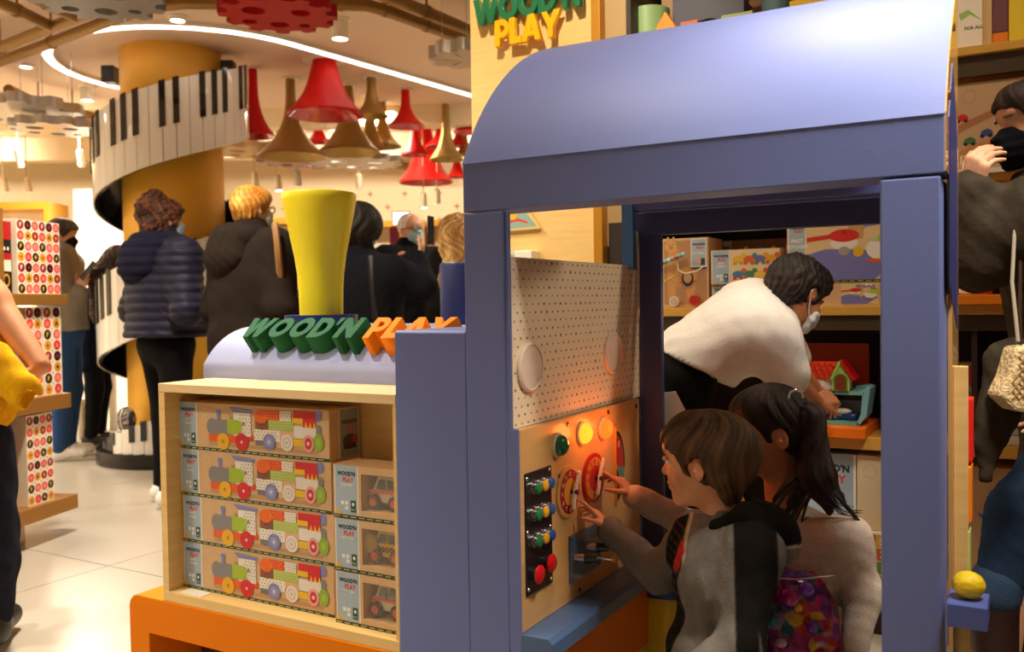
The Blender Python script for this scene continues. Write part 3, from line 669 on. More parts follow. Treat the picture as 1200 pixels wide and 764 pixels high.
# ================================================================ far store fixtures
GF=mat('#d69a2e',.3,.5,key='gold_frame')
def bay(u0,u1,a,z1,nsh,label,seed,cols,lit=True):
    t=thing('wall_shelf_bay',label,'shelf',W((u0+u1)/2,a,0)); f=.05
    MB(TW).box(u0,u0+f,a-.4,a,0,z1).build('side_frame',GF,t); MB(TW).box(u1-f,u1,a-.4,a,0,z1).build('side_frame',GF,t)
    MB(TW).box(u0+f,u1-f,a-.4,a,z1-f*1.4,z1).build('top_frame',GF,t); MB(TW).box(u0+f,u1-f,a-.03,a,.0,z1-f*1.4).build('back_panel',mat('#f2e4c6',.6,key='cream_panel'),t)
    zs=[.12+i*(z1-.35)/nsh for i in range(nsh)]
    rr=random.Random(seed)
    for z in zs:
        MB(TW).box(u0+f,u1-f,a-.38,a-.03,z,z+.03).build('shelf_board',GF,t)
    for z in zs[1:]:
        u=u0+f+.05; k_=-1
        while u<u1-f-.2:
            w_=rr.uniform(.12,.24);h_=rr.uniform(.14,.26)
            o=MB(TW).box(u,u+w_,a-.34,a-.14,z+.03,z+.03+h_).build('toy_carton',mat(rr.choice(cols),.5,key='carton'),None,.003)
            k_+=1; tag(o,['amber','tall','plain','slim','wide','squat','pale','bright'][k_%8]+' carton, '+['first','second','third','fourth','fifth','sixth','seventh'][min(k_,6)]+' from the left, '+['lowest','second','third','top'][zs.index(z)-1+ (0)]+' row, bay behind '+label.split(' behind ')[1].split(' with')[0].replace(' in the grey sweater',''),'box','cartons on the far wall shelves'); u+=w_+rr.uniform(.02,.12)
CS=['#c9452e','#e2b23a','#3f6f9e','#efe2c8','#7aa05a','#8a4a6a','#d98a4a']
bay(-5.9,-4.55,9.3,2.14,4,'gold framed shelf bay behind the man in the grey sweater',3,['#efe0c4','#e6d3ae','#d9a874','#f2e8d4'])
bay(-3.3,-1.9,10.9,2.1,4,'gold framed shelf bay behind the woman in the hooded coat',4,CS)
bay(-.95,.1,10.9,2.05,4,'gold framed shelf bay behind the old man with the phone',5,CS)
bay(-1.95,-1.0,10.9,2.05,4,'gold framed shelf bay behind the black haired woman',8,CS)
# white lit wall block with lettering
t=thing('white_display_wall','bright white partition with pale lettering behind the long haired woman','partition',W(-4.1,9,0))
MB(TW).box(-4.45,-3.6,9.2,9.3,0,2.3).build('panel',mat('#fbf5ea',.5,emit=0,key='white_panel'),t)
pr=Print(); pr.text('BE',.3,0,.16,'#d9cdb6',0); pr.text('HAPPY',.3,-.22,.10,'#d9cdb6',0); pr.build('lettering',W(-4.42,9.199,2.0),RC,UP,t)
spot('track_light_white_wall',tuple(W(-4.1,7.9,2.8)),tuple(W(-4.1,9.2,1.4)),120,80)
spot('track_light_left_bay',tuple(W(-5.2,8,2.8)),tuple(W(-5.2,9.2,1.3)),80,80)
# white table with basket, behind the man
t=thing('white_table','white table with slim square legs behind the man in jeans','table',W(-4.1,7.8,0))
MB(TW).box(-5.1,-3.5,7.3,8.1,.78,.83).build('tabletop',WHITE,t,.005)
for u in (-5.05,-3.6):
    for a in (7.34,8.0): MB(TW).box(u,u+.05,a,a+.05,0,.78).build('leg',WHITE,t)
for i,(u,h_,c_2) in enumerate(((-4.9,.3,'#c9a56a'),(-4.6,.22,'#b3352a'),(-4.35,.28,'#efe4d0'),(-4.05,.2,'#8a6a3a'),(-3.85,.3,'#e8dcc4'))):
    tag(MB(TW).box(u,u+.2,7.4,7.6,.83,.83+h_).build('toy_carton',mat(c_2,.5,key='carton'),None,.003),['tan','red','cream','brown','pale'][i]+' carton standing on the white table','box','cartons on the white table')
    tag(MB(TW).box(u,u+.19,7.6,7.95,.0,.28).build('storage_bin',mat(['#6d7a3a','#8a8a5a','#c8b88a','#7a5a3a','#a89a6a'][i],.8,0,.3,30,key='bin'),None,.01),['olive','sage','sand','brown','straw'][i]+' storage bin under the white table','bin','bins under the white table')
# screen
t=thing('wall_screen','small lit screen on a gold post behind the black haired woman','screen',W(-1.05,8.2,0))
q=P(470,256,8.3)
MB(lambda a,b,z:q+RC*a+AW*b+UP*z).box(-.085,.085,0,.04,-.068,.068).build('case',GF,t,.004); MB(lambda a,b,z:q+RC*a+AW*b+UP*z).box(-.072,.072,-.004,0,-.056,.056).build('display',mat('#dff0f4',.3,emit=3,key='screen'),t)
MB().cyl((q[0],q[1],0),(q[0],q[1],q[2]-.1),.02).build('post',GF,t)
t=thing('magenta_banner','dark magenta banner below the lit screen','banner',W(-1.0,8.6,0)); c=P(468,290,8.6); MB(lambda a,b,z:c+RC*a+AW*b+UP*z).box(-.09,.09,0,.04,-1.05,.2).build('panel',mat('#7d1238',.6,key='magenta'),t)
MB().box(c[0]-.1,c[0]+.1,c[1]-.1,c[1]+.1,0,.04).build('foot',GF,t)
# low display table with toys right of the old man
t=thing('low_display_table','low wooden display table with soft toys behind the blue chimney','table',W(-.5,6.6,0))
MB(TW).box(-1.0,.3,6.4,7.1,.72,.77).build('tabletop',PLY,t,.004)
for u in (-.98,.22):
    for a in (6.44,7.0): MB(TW).box(u,u+.06,a,a+.06,0,.72).build('leg',PLY,t)
for i,(x,y,r,c_2,lb) in enumerate(((519,356,.07,'#c21a52','magenta soft toy heaped behind the orange letters'),(527,340,.05,'#e89a5a','peach doll head behind the blue chimney'),(533,330,.045,'#f0c040','yellow soft toy behind the blue chimney'),(512,352,.05,'#8a1030','dark red soft toy behind the orange letters'),(548,390,.08,'#b02a50','rose soft toy behind the cabin post'))):
    c=P(x,y,6.6); c[2]=max(c[2],.77+r*.9)
    s=S(); s.ell(c,[r,r,r*.9],None,.02); s.ell(c+UP*r*1.2,[r*.6]*3,None,.02); s.ell(c+RC*r*.9,[r*.45]*3,None,.02); s.ell(c-RC*r*.9,[r*.45]*3,None,.02)
    tag(s.build('soft_toy',FAB,None,vox=.008,col=c_2),lb,'soft toy')
# track spots on the ceiling
TSM=mat('#cdbc9a',.6,key='cream_lamp')
def tspot(x,y,d,label,on=0):
    c=P(x,y,d); t=thing('track_spotlight',label,'lamp',(c[0],c[1],CEIL),'white track spotlights')
    dr=unit(AW*.35-UP); MB().cyl((c[0],c[1],CEIL),c,.006,n=8).build('stem',TSM,t); MB().cyl(c,c+dr*.14,.028,.033,n=16).build('head',TSM,t)
    MB().cyl(c+dr*.151,c+dr*.153,.03,n=16).build('lens',mat('#fff0d8',.5,emit=6 if on else .3,key='spot_lens'),t)
for i,(x,y,d) in enumerate(((20,176,8.2),(93,176,8.2),(3,208,9.2),(31,208,9.2),(298,202,8.6),(325,205,8.6),(348,200,8.6),(496,226,9.0),(512,222,9.0),(420,204,9.))):
    tspot(x,y,d,['left edge, upper row','upper row beside the piano spiral','left edge, lower row','lower row above the gold frame','left of the yellow funnel','lit, just left of the yellow funnel','above the yellow funnel rim','lit, above the old man','right of the lit one above the old man','right of the yellow funnel'][i].join(('small white track spotlight, ','')),i in (5,7))
# ================================================================ patterned carton tower at left
e1=at(65.4,637,2,0); d1=unit(at(92,594.7,2,.12)-at(7.5,624,2,.12)); d1[2]=0; d1=unit(d1); n1=np.cross(d1,UP)   # d1 recedes; n1 towards the aisle (right)
T0=at(92,594.7,2,.12)
TT=lambda a,b,z: T0+d1*a-n1*b+UP*z+np.array([0,0,-T0[2]])
t=thing('display_tower','bronze shelving tower on a white plinth stacked with patterned cartons','shelf',TT(-.8,.4,0))
BRZ=mat('#a87636',.35,.35,.05,3,key='bronze_laminate')
MB(TT).box(-1.8,-.18,.15,.75,0,.11).build('plinth',WHITE,t)
def lv(y,x): # height at column of corner 0
    return float(at(x,y,0,T0[0])[2])
zb0=.12; zb1=float(P(92,578,float((T0-CAM)@fw))[2])
D0=float((T0-CAM)@fw)
zz=lambda x,y,d=D0: float(P(x,y,d)[2])
for z0,z1,ae in ((.12,.188,0),(.61,.68,-.03),(1.10,1.15,-.03)):
    MB(TT).box(-1.9,ae,0,.55,z0,z1).build('shelf_board',BRZ,t,.003)
MB(TT).box(-.52,-.44,.0,.08,.188,1.52).build('post',BRZ,t,.003); MB(TT).box(-1.9,-1.82,.0,.08,.188,1.52).build('post',BRZ,t,.003)
MB(TT).box(-1.9,-.03,.50,.54,.188,1.52).build('back_panel',mat('#3a2a1c',.6,key='dark_panel'),t)
def pattern(w_,h_,nc,nr):
    pr=Print(); pr.rect(0,0,w_,h_,'#f6ead6',0); cx=w_/nc; cy=h_/nr; r=min(cx,cy)*.46
    P4=[[('F','#9c1520','#f3e6d2'),('*','#15110f','#c21c22'),('O','#ef5a4a','#f3b0a0'),],[('o','#ef4438','#ef8a7a'),('A','#e2a02a','#15110f'),('*','#a01820','#e9b53a')],[('F','#15110f','#f0c030'),('o','#f2685a','#f4a090'),('O','#f05a4c','#f8c0b0')],[('*','#e9a92c','#c21c22'),('A','#e8323a','#f3a090'),('*','#15110f','#f0c030')]]
    for i in range(nc):
        for j in range(nr):
            k,c1,c2=P4[j%4][i%3]; x=(i+.5)*cx; y=h_-(j+.5)*cy
            pr.ell(x,y,r,r,c1,1,16)
            if k=='*': pr.poly([(x+ (r*.62 if q%2==0 else r*.2)*math.sin(q*math.pi/4),y+(r*.7 if q%2==0 else r*.2)*math.cos(q*math.pi/4)) for q in range(8)],c2,2)
            elif k=='o': pr.ell(x,y,r*.5,r*.5,c2,2,12)
            else: pr.text(k,x,y-r*.48,r*.96,c2,2,bold=.04)
            if i<nc-1 and j<nr-1: pr.poly([(x+cx/2,y-cy/2-r*.22),(x+cx/2+r*.14,y-cy/2),(x+cx/2,y-cy/2+r*.22),(x+cx/2-r*.14,y-cy/2)],'#2a2018',1)
    return pr
def fao(a0,a1,b,dep,z0,z1,nc,nr,label):
    t=thing('patterned_carton',label,'box',TT((a0+a1)/2,b+dep/2,z0))
    MB(TT).box(a0,a1,b,b+dep,z0,z1).build('carton_body',mat('#e9d9c0',.5,key='carton'),t,.002)
    pattern(a1-a0,z1-z0,nc,nr).build('printed_face',TT(a0,b,z0),d1,UP,t,.35)
    pattern(dep,z1-z0,3,nr).build('printed_side',TT(a1,b,z0),-n1,UP,t,.35)
fao(-.325,-.045,.03,.2,1.15,1.485,6,7,'tall carton printed with red and black circles on the top bronze shelf')
fao(-.285,-.182,.03,.2,.68,1.09,2,8,'carton printed with circles on the middle bronze shelf, left of its twin')
fao(-.176,-.05,.03,.2,.68,1.09,2,8,'carton printed with circles on the middle bronze shelf, right hand one')
fao(-.30,-.13,.03,.2,.188,.60,4,8,'carton printed with circles on the lowest bronze shelf')
t=thing('dark_toy_carton','narrow dark carton with red top beside the tall patterned carton','box',TT(-.37,.1,1.15))
MB(TT).box(-.40,-.335,.05,.25,1.15,1.47).build('carton_body',mat('#1c1512',.4,key='carton'),t,.002)
pr=Print(); pr.rect(0,.24,.065,.32,'#b31a1a'); pr.rect(.005,.1,.06,.15,'#efe2cc',1); pr.rect(0,.15,.065,.18,'#b31a1a',1); pr.ell(.03,.06,.02,.03,'#d9a02a',1); pr.ell(.03,.06,.013,.02,'#15110f',2); pr.ell(.022,.2,.006,.008,'#efe2cc',1); pr.ell(.043,.2,.006,.008,'#efe2cc',1); pr.build('printed_face',TT(-.40,.05,1.15),d1,UP,t)
fao(-1.1,-.75,.05,.2,.188,.55,6,6,'patterned carton deep on the lowest bronze shelf behind the yellow sleeve')
# ================================================================ SIGN PANEL + BACK SHELVING
t=thing('sign_panel','tall light wood panel with the green and yellow lettering','panel',(-1.6,3.1,0))
MB().box(-1.893,-1.37,3.0,3.5,0,2.75).build('panel_board',PLY,t,.002)
MB().box(-1.37,-1.335,2.985,3.5,0,2.75).build('gold_strip',GOLDP,t,.002)
MB().box(-1.335,-1.245,3.03,3.5,0,2.75).build('side_board',mat('#b89a6a',.5,0,.06,4,key='tan_board'),t,.002)
t=thing('wall_sign','green and yellow raised wall lettering on the light wood panel','sign',(-1.65,2.98,2.1))
GRN=mat('#16704a',.3,coat=.3,key='green_letter'); YEL=mat('#ffb808',.35,coat=.2,key='yellow_letter')
o=at(559,33,1,2.97); e=at(684,9,1,2.97); letters("WOOD'N",o,(1,0,0),UP,.098,float(e[0]-o[0]),.028,GRN,t,gap=.0)
o=at(584,57,1,2.97); e=at(660,45,1,2.97); letters("PLAY",o,(1,0,0),UP,.098,float(e[0]-o[0]),.028,YEL,t,gap=.0)
t=thing('framed_boat_print','triangular teal and yellow print with a red snake line in a wood frame','print',(-1.7,2.99,1.33))
c=at(596,272,1,2.985)
pl=lambda x,y: (float((at(x,y,1,2.985)-c)[0]),float((at(x,y,1,2.985)-c)[2]))
MB().prism([(c[0]+pl(x,y)[0],c[2]+pl(x,y)[1]) for x,y in ((560,274),(633,268),(612,236),(575,215))],1,2.985,3.0).build('frame',PLY,t,.002)
pr=Print(); pr.poly([pl(570,271),pl(629,265),pl(609,240),pl(583,225)],'#8fb2a6',1); pr.poly([pl(570,271),pl(602,258),pl(613,243),pl(583,225)],'#f0dca6',2); pr.poly([pl(570,262),pl(603,258),pl(612,243),pl(607,239),pl(585,240)],'#d8b93a',2)
pr.poly([pl(575,257),pl(596,261),pl(608,259),pl(618,262),pl(618,259.5),pl(608,256),pl(596,258.5),pl(575,254)],'#e0402a',3); pr.build('printed_sheet',c,(1,0,0),UP,t)
t=thing('price_card_holder','small white card holder on the wood panel seen over the dotted board','card holder',at(618,298,1,2.96)); q=at(618,300,1,2.96)
MB().box(q[0]-.045,q[0]+.03,2.94,3.0,q[2]-.03,q[2]+.02).build('holder',WHITE,t,.004); MB().box(q[0]-.15,q[0]-.045,2.96,3.0,q[2]-.03,q[2]+.012).build('card',mat('#9db4b0',.4,key='card'),t,.002)
DK=mat('#33211a',.55,0,.1,4,key='dark_wood'); BRD=mat('#dba94c',.35,0,.05,4,key='gold_edge')
t=thing('shelving_unit','dark backed shelving unit with gold edged boards behind the cabin','shelf',(0,3.3,0))
for i,(z0,z1) in enumerate(((1.79,1.815),(1.415,1.437),(1.022,1.052),(.598,.638),(.17,.205))):
    MB().box(-1.22,1.6,3.0,3.5,z0,z1).build('shelf_board',BRD,t,.002)
MB().box(-1.24,1.6,3.5,3.53,0,2.75).build('back_panel',DK,t)
MB().box(-1.22,1.6,3.49,3.498,1.82,2.75).build('upper_back',mat('#a8763c',.5,0,.06,5,key='mid_wood'),t)
MB().box(-1.215,1.6,3.05,3.5,.0,.168).build('plinth',DK,t)
for x in (-1.24,1.6): MB().box(x,x+.018,3.0,3.5,0,2.75).build('upright',DK,t)
MB().box(-1.22,1.6,3.02,3.04,1.73,1.788).build('light_rail',mat('#4a3a28',.4,key='rail'),t); MB().box(-1.22,1.6,3.01,3.02,.975,1.02).build('light_rail',mat('#4a3a28',.4,key='rail'),t)
MB().box(-.15,-.135,3.02,3.49,.64,1.02).build('divider',DK,t)
# ---- packaging
LBL='#a9bcc9'
def logo(pr,x,y,w_,l=2):
    pr.text("WOOD'N",x,y,w_*.2,'#17211f',l,w=w_,bold=.045); pr.text('PLAY',x+w_*.12,y-w_*.26,w_*.2,'#e5452f',l,w=w_*.62,bold=.045)
def label_band(pr,x0,x1,z0,z1,sub,mar=.006):
    pr.rect(x0,z0,x1,z1,'#f4ecdc',0); pr.rect(x0+mar*.6,z0,x1-mar,z1,LBL,1); w_=x1-x0-2*mar; cx=(x0+x1)/2; h_=z1-z0
    logo(pr,cx,z1-h_*.17-.004,w_*.86)
    for i,s in enumerate(sub): pr.text(s,cx,z1-h_*.36-i*h_*.09-.006,h_*.055,'#f4efe4',2,bold=.03)
    pr.poly([(x0+mar*.6,z0),(x0+w_*.38,z0),(x0+mar*.6,z0+h_*.13)],'#e8b040',2)
    for i,(a,b) in enumerate(((.30,.20),(.50,.20),(.50,.10))):
        pr.rect(x0+w_*a,z0+h_*b,x0+w_*(a+.15),z0+h_*(b+.075),'#eef0ea',2)
    pr.rect(x1-mar-w_*.30,z0+h_*.06,x1-mar-w_*.06,z0+h_*.30,'#1d4a35',2); pr.text('FSC',x1-mar-w_*.18,z0+h_*.09,h_*.04,'#e6efe2',3,w=w_*.18,bold=0); pr.ell(x1-mar-w_*.18,z0+h_*.22,w_*.06,h_*.04,'#e6efe2',3,10)
def green_tape(pr,x0,x1,z,l=1,h_=.007):
    pr.rect(x0,z,x1,z+h_,'#1f4630',l); n=int((x1-x0)/.024)
    for i in range(n): pr.rect(x0+.003+i*.024,z+h_*.3,x0+.019+i*.024,z+h_*.6,'#c9c98a',l+1)
def dots(pr,x0,z0,x1,z1,col,n,m_,l,r=.0016):
    for i in range(n):
        for j in range(m_):
            pr.ell(x0+(x1-x0)*(i+.5+(.25 if j%2 else -.25)*0.8)/n,z0+(z1-z0)*(j+.5)/m_,r,r*1.2,col,l,5)
def train_print():
    pr=Print(); w_,h_=.518,.122; label_band(pr,.004,.072,.008,.120,('FIRST','TRAIN'),.004); green_tape(pr,0,w_,0)
    pr.ell(.098,.098,.011,.011,'#e0c197',1); pr.ell(.098,.098,.0085,.0085,'#d9b384',2)
    g=lambda a,b: (.115+a*.375, .012+b*.105)
    def r(a,b,c,d,col,l): x0,z0=g(a,b);x1,z1=g(c,d); pr.rect(x0,z0,x1,z1,col,l)
    def e(a,b,ra,col,l,ry=None): x,z=g(a,b); pr.ell(x,z,ra,ry or ra*1.0,col,l)
    r(.0,.02,.98,.10,'#c39a6e',1)
    r(.0,.12,.30,.30,'#f0601e',3); r(.26,.2,.42,.34,'#e0452a',3)
    e(.03,.48,.018,'#8a8788',4,.021); r(.03,.30,.17,.66,'#8a8788',4); e(.17,.48,.014,'#8a8788',4,.0185); r(.08,.66,.11,.82,'#8388bd',4); e(.095,.84,.009,'#8388bd',4,.006)
    r(.18,.34,.285,.68,'#a9c532',4); e(.285,.51,.013,'#a9c532',5,.0175); r(.205,.68,.235,.76,'#b79a5a',4)
    r(.24,.30,.40,.86,'#f2eadb',3); pr.poly([g(.20,.98),g(.42,.94),g(.42,.87),g(.24,.87)],'#8388bd',5)
    x0,z0=g(.29,.36);x1,z1=g(.40,.84); dots(pr,x0,z0,x1,z1,'#4a4648',4,6,5); e(.335,.60,.005,'#a98462',6)
    e(.14,.14,.0215,'#f0b71c',6); e(.14,.14,.005,'#c98a2a',7); e(.315,.16,.0225,'#d8222c',6); e(.315,.16,.004,'#f3cfc0',7)
    r(.43,.24,.66,.50,'#f2eadb',4); x0,z0=g(.43,.26);x1,z1=g(.64,.48); dots(pr,x0,z0,x1,z1,'#5a565a',7,3,5); r(.44,.12,.62,.26,'#7a7677',3)
    r(.44,.50,.56,.72,'#8a5a42',4); e(.50,.62,.017,'#8a5238',5,.014); e(.495,.80,.022,'#f06a1c',6,.017); e(.49,.62,.0015,'#201010',7); e(.515,.62,.0015,'#201010',7)
    r(.52,.74,.66,.96,'#ee4a26',5); x0,z0=g(.53,.76);x1,z1=g(.65,.94); dots(pr,x0,z0,x1,z1,'#f6c03c',5,3,6)
    r(.66,.74,.76,.96,'#f2eadb',5); x0,z0=g(.66,.76);x1,z1=g(.76,.94); dots(pr,x0,z0,x1,z1,'#a06a3a',4,3,6)
    r(.56,.50,.78,.74,'#b3c55a',5); x0,z0=g(.57,.52);x1,z1=g(.77,.72); dots(pr,x0,z0,x1,z1,'#f4f0c8',9,3,6,.0013)
    r(.66,.34,.78,.50,'#e8a06a',5)
    for i in range(6): r(.665+i*.02,.34,.672+i*.02,.50,'#f4e0c8',6)
    e(.565,.22,.0205,'#8388bd',7); e(.565,.22,.012,'#9aa0cf',8); e(.565,.22,.0045,'#dcd8e8',9)
    e(.72,.24,.0205,'#f1e8da',7); e(.72,.24,.014,'#ddcfc0',8); e(.72,.24,.0095,'#f1e8da',9); e(.72,.24,.004,'#cdbfae',10)
    r(.77,.70,.86,.82,'#f0c31c',5); r(.76,.18,.90,.34,'#f0c31c',4); r(.78,.36,.97,.64,'#efe6d8',4)
    r(.78,.82,.965,.99,'#d8202a',6); r(.86,.62,.965,.82,'#d8202a',5)
    for i in range(3): pr.poly([g(.875+i*.035,.62),g(.90+i*.035,.62),g(.8875+i*.035,.76)],'#f5bf2a',6)
    e(.905,.26,.0175,'#f0a8a0',7,.021); e(.905,.26,.011,'#d22a30',8,.014); e(.905,.26,.005,'#f3cfc8',9)
    e(.99,.30,.0155,'#93b838',6,.021); e(.99,.30,.007,'#a9c84a',7,.010); e(.985,.9,.012,'#8388bd',3,.014); e(.985,.58,.011,'#8a8788',3,.013)
    return pr
# ================================================================ TOY TRAIN DISPLAY
XL,XR,YF=-1.007,-.114,1.558
t=thing('play_train','child sized blue toy train with driver cabin, hood and orange chassis','toy train',(-1.0,1.9,0))
# orange chassis
pf=[(-2.04,0),(-1.885,0),(-1.885,.235),(-.91,.235),(-.91,0),(-.895,0),(-.895,.31)]+arc(-2.055,.275,.035,90,180,6)+[(-2.09,0)]
pf=[(-2.09,0),(-2.012,0),(-2.012,.222),(-1.02,.222),(-1.02,0),(-.895,0),(-.895,.318)]+arc(-2.055,.283,.035,90,180,6)
MB().prism(pf,1,YF-.002,2.26).build('chassis',ORANGE,t,.003)
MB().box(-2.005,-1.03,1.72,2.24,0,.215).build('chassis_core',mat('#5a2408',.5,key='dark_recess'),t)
# hood
hp=[(1.742,.32),(1.742,.905)]+[(1.93+.225*math.cos(math.radians(a)),.795+.225*math.sin(math.radians(a))) for a in range(146,89,-4)]+[(2.16,1.022),(2.24,.95),(2.24,.30)]
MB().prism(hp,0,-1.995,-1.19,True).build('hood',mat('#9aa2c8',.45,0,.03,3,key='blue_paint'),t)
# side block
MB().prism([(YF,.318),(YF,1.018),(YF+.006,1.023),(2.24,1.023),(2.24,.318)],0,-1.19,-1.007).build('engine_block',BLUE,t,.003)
# front posts
MB().box(XL,-.9125,YF,YF+.03,.318,1.262).box(-.9125,-.8845,YF,YF+.005,.372,.826).box(-.9125,-.899,YF,YF+.005,.826,1.262).build('post',BLUE,t,.003)
MB().box(XL,-.92,YF+.03,2.24,.318,1.17).build('side_wall',BLUE,t)
MB().box(-.209,XR-.006,YF,YF+.12,0,1.268).build('post',BLUE,t,.003)
# front header
MB().prism([(XL,1.266),(XR,1.272),(XR,1.366),(XL,1.366)],1,YF,YF+.10).build('header',BLUE,t,.002)
# roof sheet
rp=[(2.147+.6665*math.cos(math.radians(a)),1.055+.6665*math.sin(math.radians(a))) for a in [152.4-i*2.62 for i in range(21)]]
rf=MB(); rf.strip([(p[0],p[1]) for p in rp],0,XL,XR,.012); rf.build('roof',BLUE,t)
MB().box(XL,-.40,2.03,2.24,1.695,1.71).build('roof_deck',BLUE,t)
# left roof gable rim (light blue inner edge) and rear frame
MB().strip([(2.17,1.16),(2.17,1.30)]+[(1.87+.30*math.cos(math.radians(a)),1.30+.33*math.sin(math.radians(a))) for a in range(0,91,10)],0,-.915,-.885,.024,False).build('window_rim',TEAL,t)
MB().box(-.899,-.838,2.2425,2.265,0,1.25).build('post',BLUED,t,.003); MB().box(-.913,-.26,2.2425,2.265,1.25,1.312).build('rear_beam',BLUED,t,.003)
MB().box(-.885,-.26,2.175,2.24,1.312,1.36).build('rear_beam',mat('#5a60a0',.45,key='navy_paint'),t,.003)
MB().box(-.295,-.26,2.24,2.265,0,1.25).build('post',BLUED,t,.003)
# right side panel with navy pointed field
YS=1.822
gp=[(YF+.12,0),(YS,0),(YS,1.40)]+[(2.147+.664*math.cos(math.radians(a)),1.055+.664*math.sin(math.radians(a))) for a in range(120,153,4)]+[(YF+.001,1.275),(YF+.12,1.275)]
MB().prism(gp,0,-.119,-.112).build('side_panel',mat('#d9a55e',.18,0,.07,5,stretch=(1,12,1),coat=.7,key='glossy_plywood'),t)
MB().prism([(YF+.05,1.366),(YF+.05,1.10),(YS-.03,1.02),(YS-.03,1.36),(YF+.13,1.47)],0,-.112,-.1108).build('navy_field',mat('#2a3068',.4,key='navy_paint'),t)
for y,z in ((YF+.15,1.535),(YF+.045,1.40)): MB().cyl((-.112,y,z),(-.1085,y,z),.008,n=12).build('screw',mat('#8a6a3a',.3,.8,key='brass'),t)
# pegboard
pg=MB(); pg.mi=0; pg.box(-.912,-.899,YF+.0055,2.242,.8245,1.171); pg.box(-.912,-.899,2.195,2.242,1.171,1.262); 
pgo=pg.build('dotted_board',mat('#f7e2c2',.55,key='dotted_board'),t)
pr=Print(); rr=random.Random(4); DC=['#8a6a4e','#7a5a44','#a08468','#5a3a34','#3a2a2c','#b5523a','#7a8a7a','#4a3a30']
for i in range(28):
    for j in range(20):
        y=YF+.015+i*.0258+(.0129 if j%2 else 0); z=.832+j*.0174
        if y>2.236 or z>1.165: continue
        r=rr.uniform(.0021,.0031)*(1.35 if rr.random()<.12 else 1); pr.ell(y-YF,z-.8,r,r,rr.choice(DC),0,7)
pr.build('dot_print',(-.899,YF,.8),(0,1,0),UP,pgo)
for y,z in ((1.631,.945),(2.06,.95)):
    o=MB().lathe((-.899,y,z),[(.052,0),(.052,.006),(.047,.009),(.045,.006),(.0,.0065)],36,axis=(1,0,0)).build('round_grille',mat('#efd8c4',.5,0,.04,60,key='pink_cream'),t)
# ledge and under-panel
MB().prism([(-.90,.372),(-.90,.412),(-.825,.412),(-.815,.402),(-.815,.372)],1,YF+.001,2.24).build('ledge',mat('#4c6a92',.4,coat=.1,key='ledge_blue'),t,.001)
MB().box(-.895,-.85,YF+.02,2.235,.20,.372).build('apron',mat('#f0741a',.35,coat=.3,key='orange_apron'),t); MB().box(-.895,-.856,YF+.02,2.235,0,.20).build('lower_board',PLYX,t)
MB().box(-.80,-.36,2.25,2.30,0,.30).build('rear_board',PLY,t)
# funnel
fc=np.array([-1.79,2.0,1.02])
MB().lathe(fc,[(.105,0),(.105,.032),(.09,.032)],48,caps=False).build('funnel_base',mat('#26356e',.35,key='navy_gloss'),t,.0)
FY=mat('#fbe828',.38,coat=.1,key='yellow_lacquer')
z=.02; MB().lathe(fc,[(.062,z),(.064,.10),(.067,.15),(.074,.20),(.086,.26),(.098,.32),(.106,.362),(.107,.378),(.104,.384),(.098,.385),(.09,.35),(.07,.25),(.05,.12),(.0,.1)],56,caps=False).build('funnel',FY,t)
MB().lathe(fc,[(.0,.031),(.105,.032)],48,caps=False).build('funnel_base_top',mat('#26356e',.35,key='navy_gloss'),t)
c=at(541,300,1,2.1); MB().lathe((c[0],2.1,1.02),[(.062,0),(.062,.165),(.057,.172),(0,.172)],40,caps=False).build('chimney',mat('#1f2c5c',.4,key='navy_gloss'),t)
# side accessories right of the cabin
MB().box(-.112,-.055,YF-.02,YF+.06,.565,.602).build('bracket',mat('#5566ad',.4,key='blue_paint'),t,.002)
MB().cyl((-.095,YF+.06,0),(-.095,YF+.06,.565),.013,n=16).build('bracket_leg',PLY,t)
MB().box(-.112,-.09,YF+.14,YF+.155,.10,.96).build('wood_lath',PLY,t,.001)
tag(MB().sphere((-.083,YF+.02,.6235),.0225,24,(1.08,1,.95)).build('lemon_ball',mat('#f0cc12',.5,0,.05,20,.3,80,key='lemon')),'yellow ball resting on the blue bracket at the cabin right post','ball')
for i,(y0,y1,x0,x1,c_2,nm) in enumerate(((467,541,1126,1140,'#e8200f','red'),(546,612,1126,1139,'#f5820f','orange'),(622,690,1123,1137,'#b8cf6a','green'))):
    d=1.72; a=P(x0,y0,d);b=P(x1,y1,d)
    o=MB().box(a[0]-.012,b[0],a[1],a[1]+.05,b[2],a[2]).build('colour_block',mat(c_2,.4,key='block'),t,.002); o['label']=nm+' painted block'
# ---- control panel
cp=thing('control_panel','plywood play dashboard with lights, buttons, clocks and levers inside the cabin','toy panel',(-.899,1.9,.62))
XP=-.885
MB().box(-.899,XP,YF+.0055,2.20,.412,.824).build('panel_board',mat('#d9a868',.35,0,.06,5,stretch=(1,1,12),coat=.25,key='plywood'),cp,.002)
BRS=mat('#7a5c3a',.3,.8,key='brass')
for y,z in ((1.78,.808),(2.18,.805),(1.83,.425),(1.735,.70),(2.0,.83-.02)):
    MB().lathe((XP,y,z),[(.006,0),(.005,.002),(0,.0025)],10,axis=(1,0,0)).build('screw',BRS,cp)
def litdome(c_2,em):
    m_=bpy.data.materials.new('lit_dome'); m_.use_nodes=True; b=m_.node_tree.nodes['Principled BSDF']; b.inputs['Base Color'].default_value=(.05,.006,.002,1); b.inputs['Roughness'].default_value=.5; b.inputs['Specular IOR Level'].default_value=.2; b.inputs['Emission Color'].default_value=lin(c_2); b.inputs['Emission Strength'].default_value=em; return m_
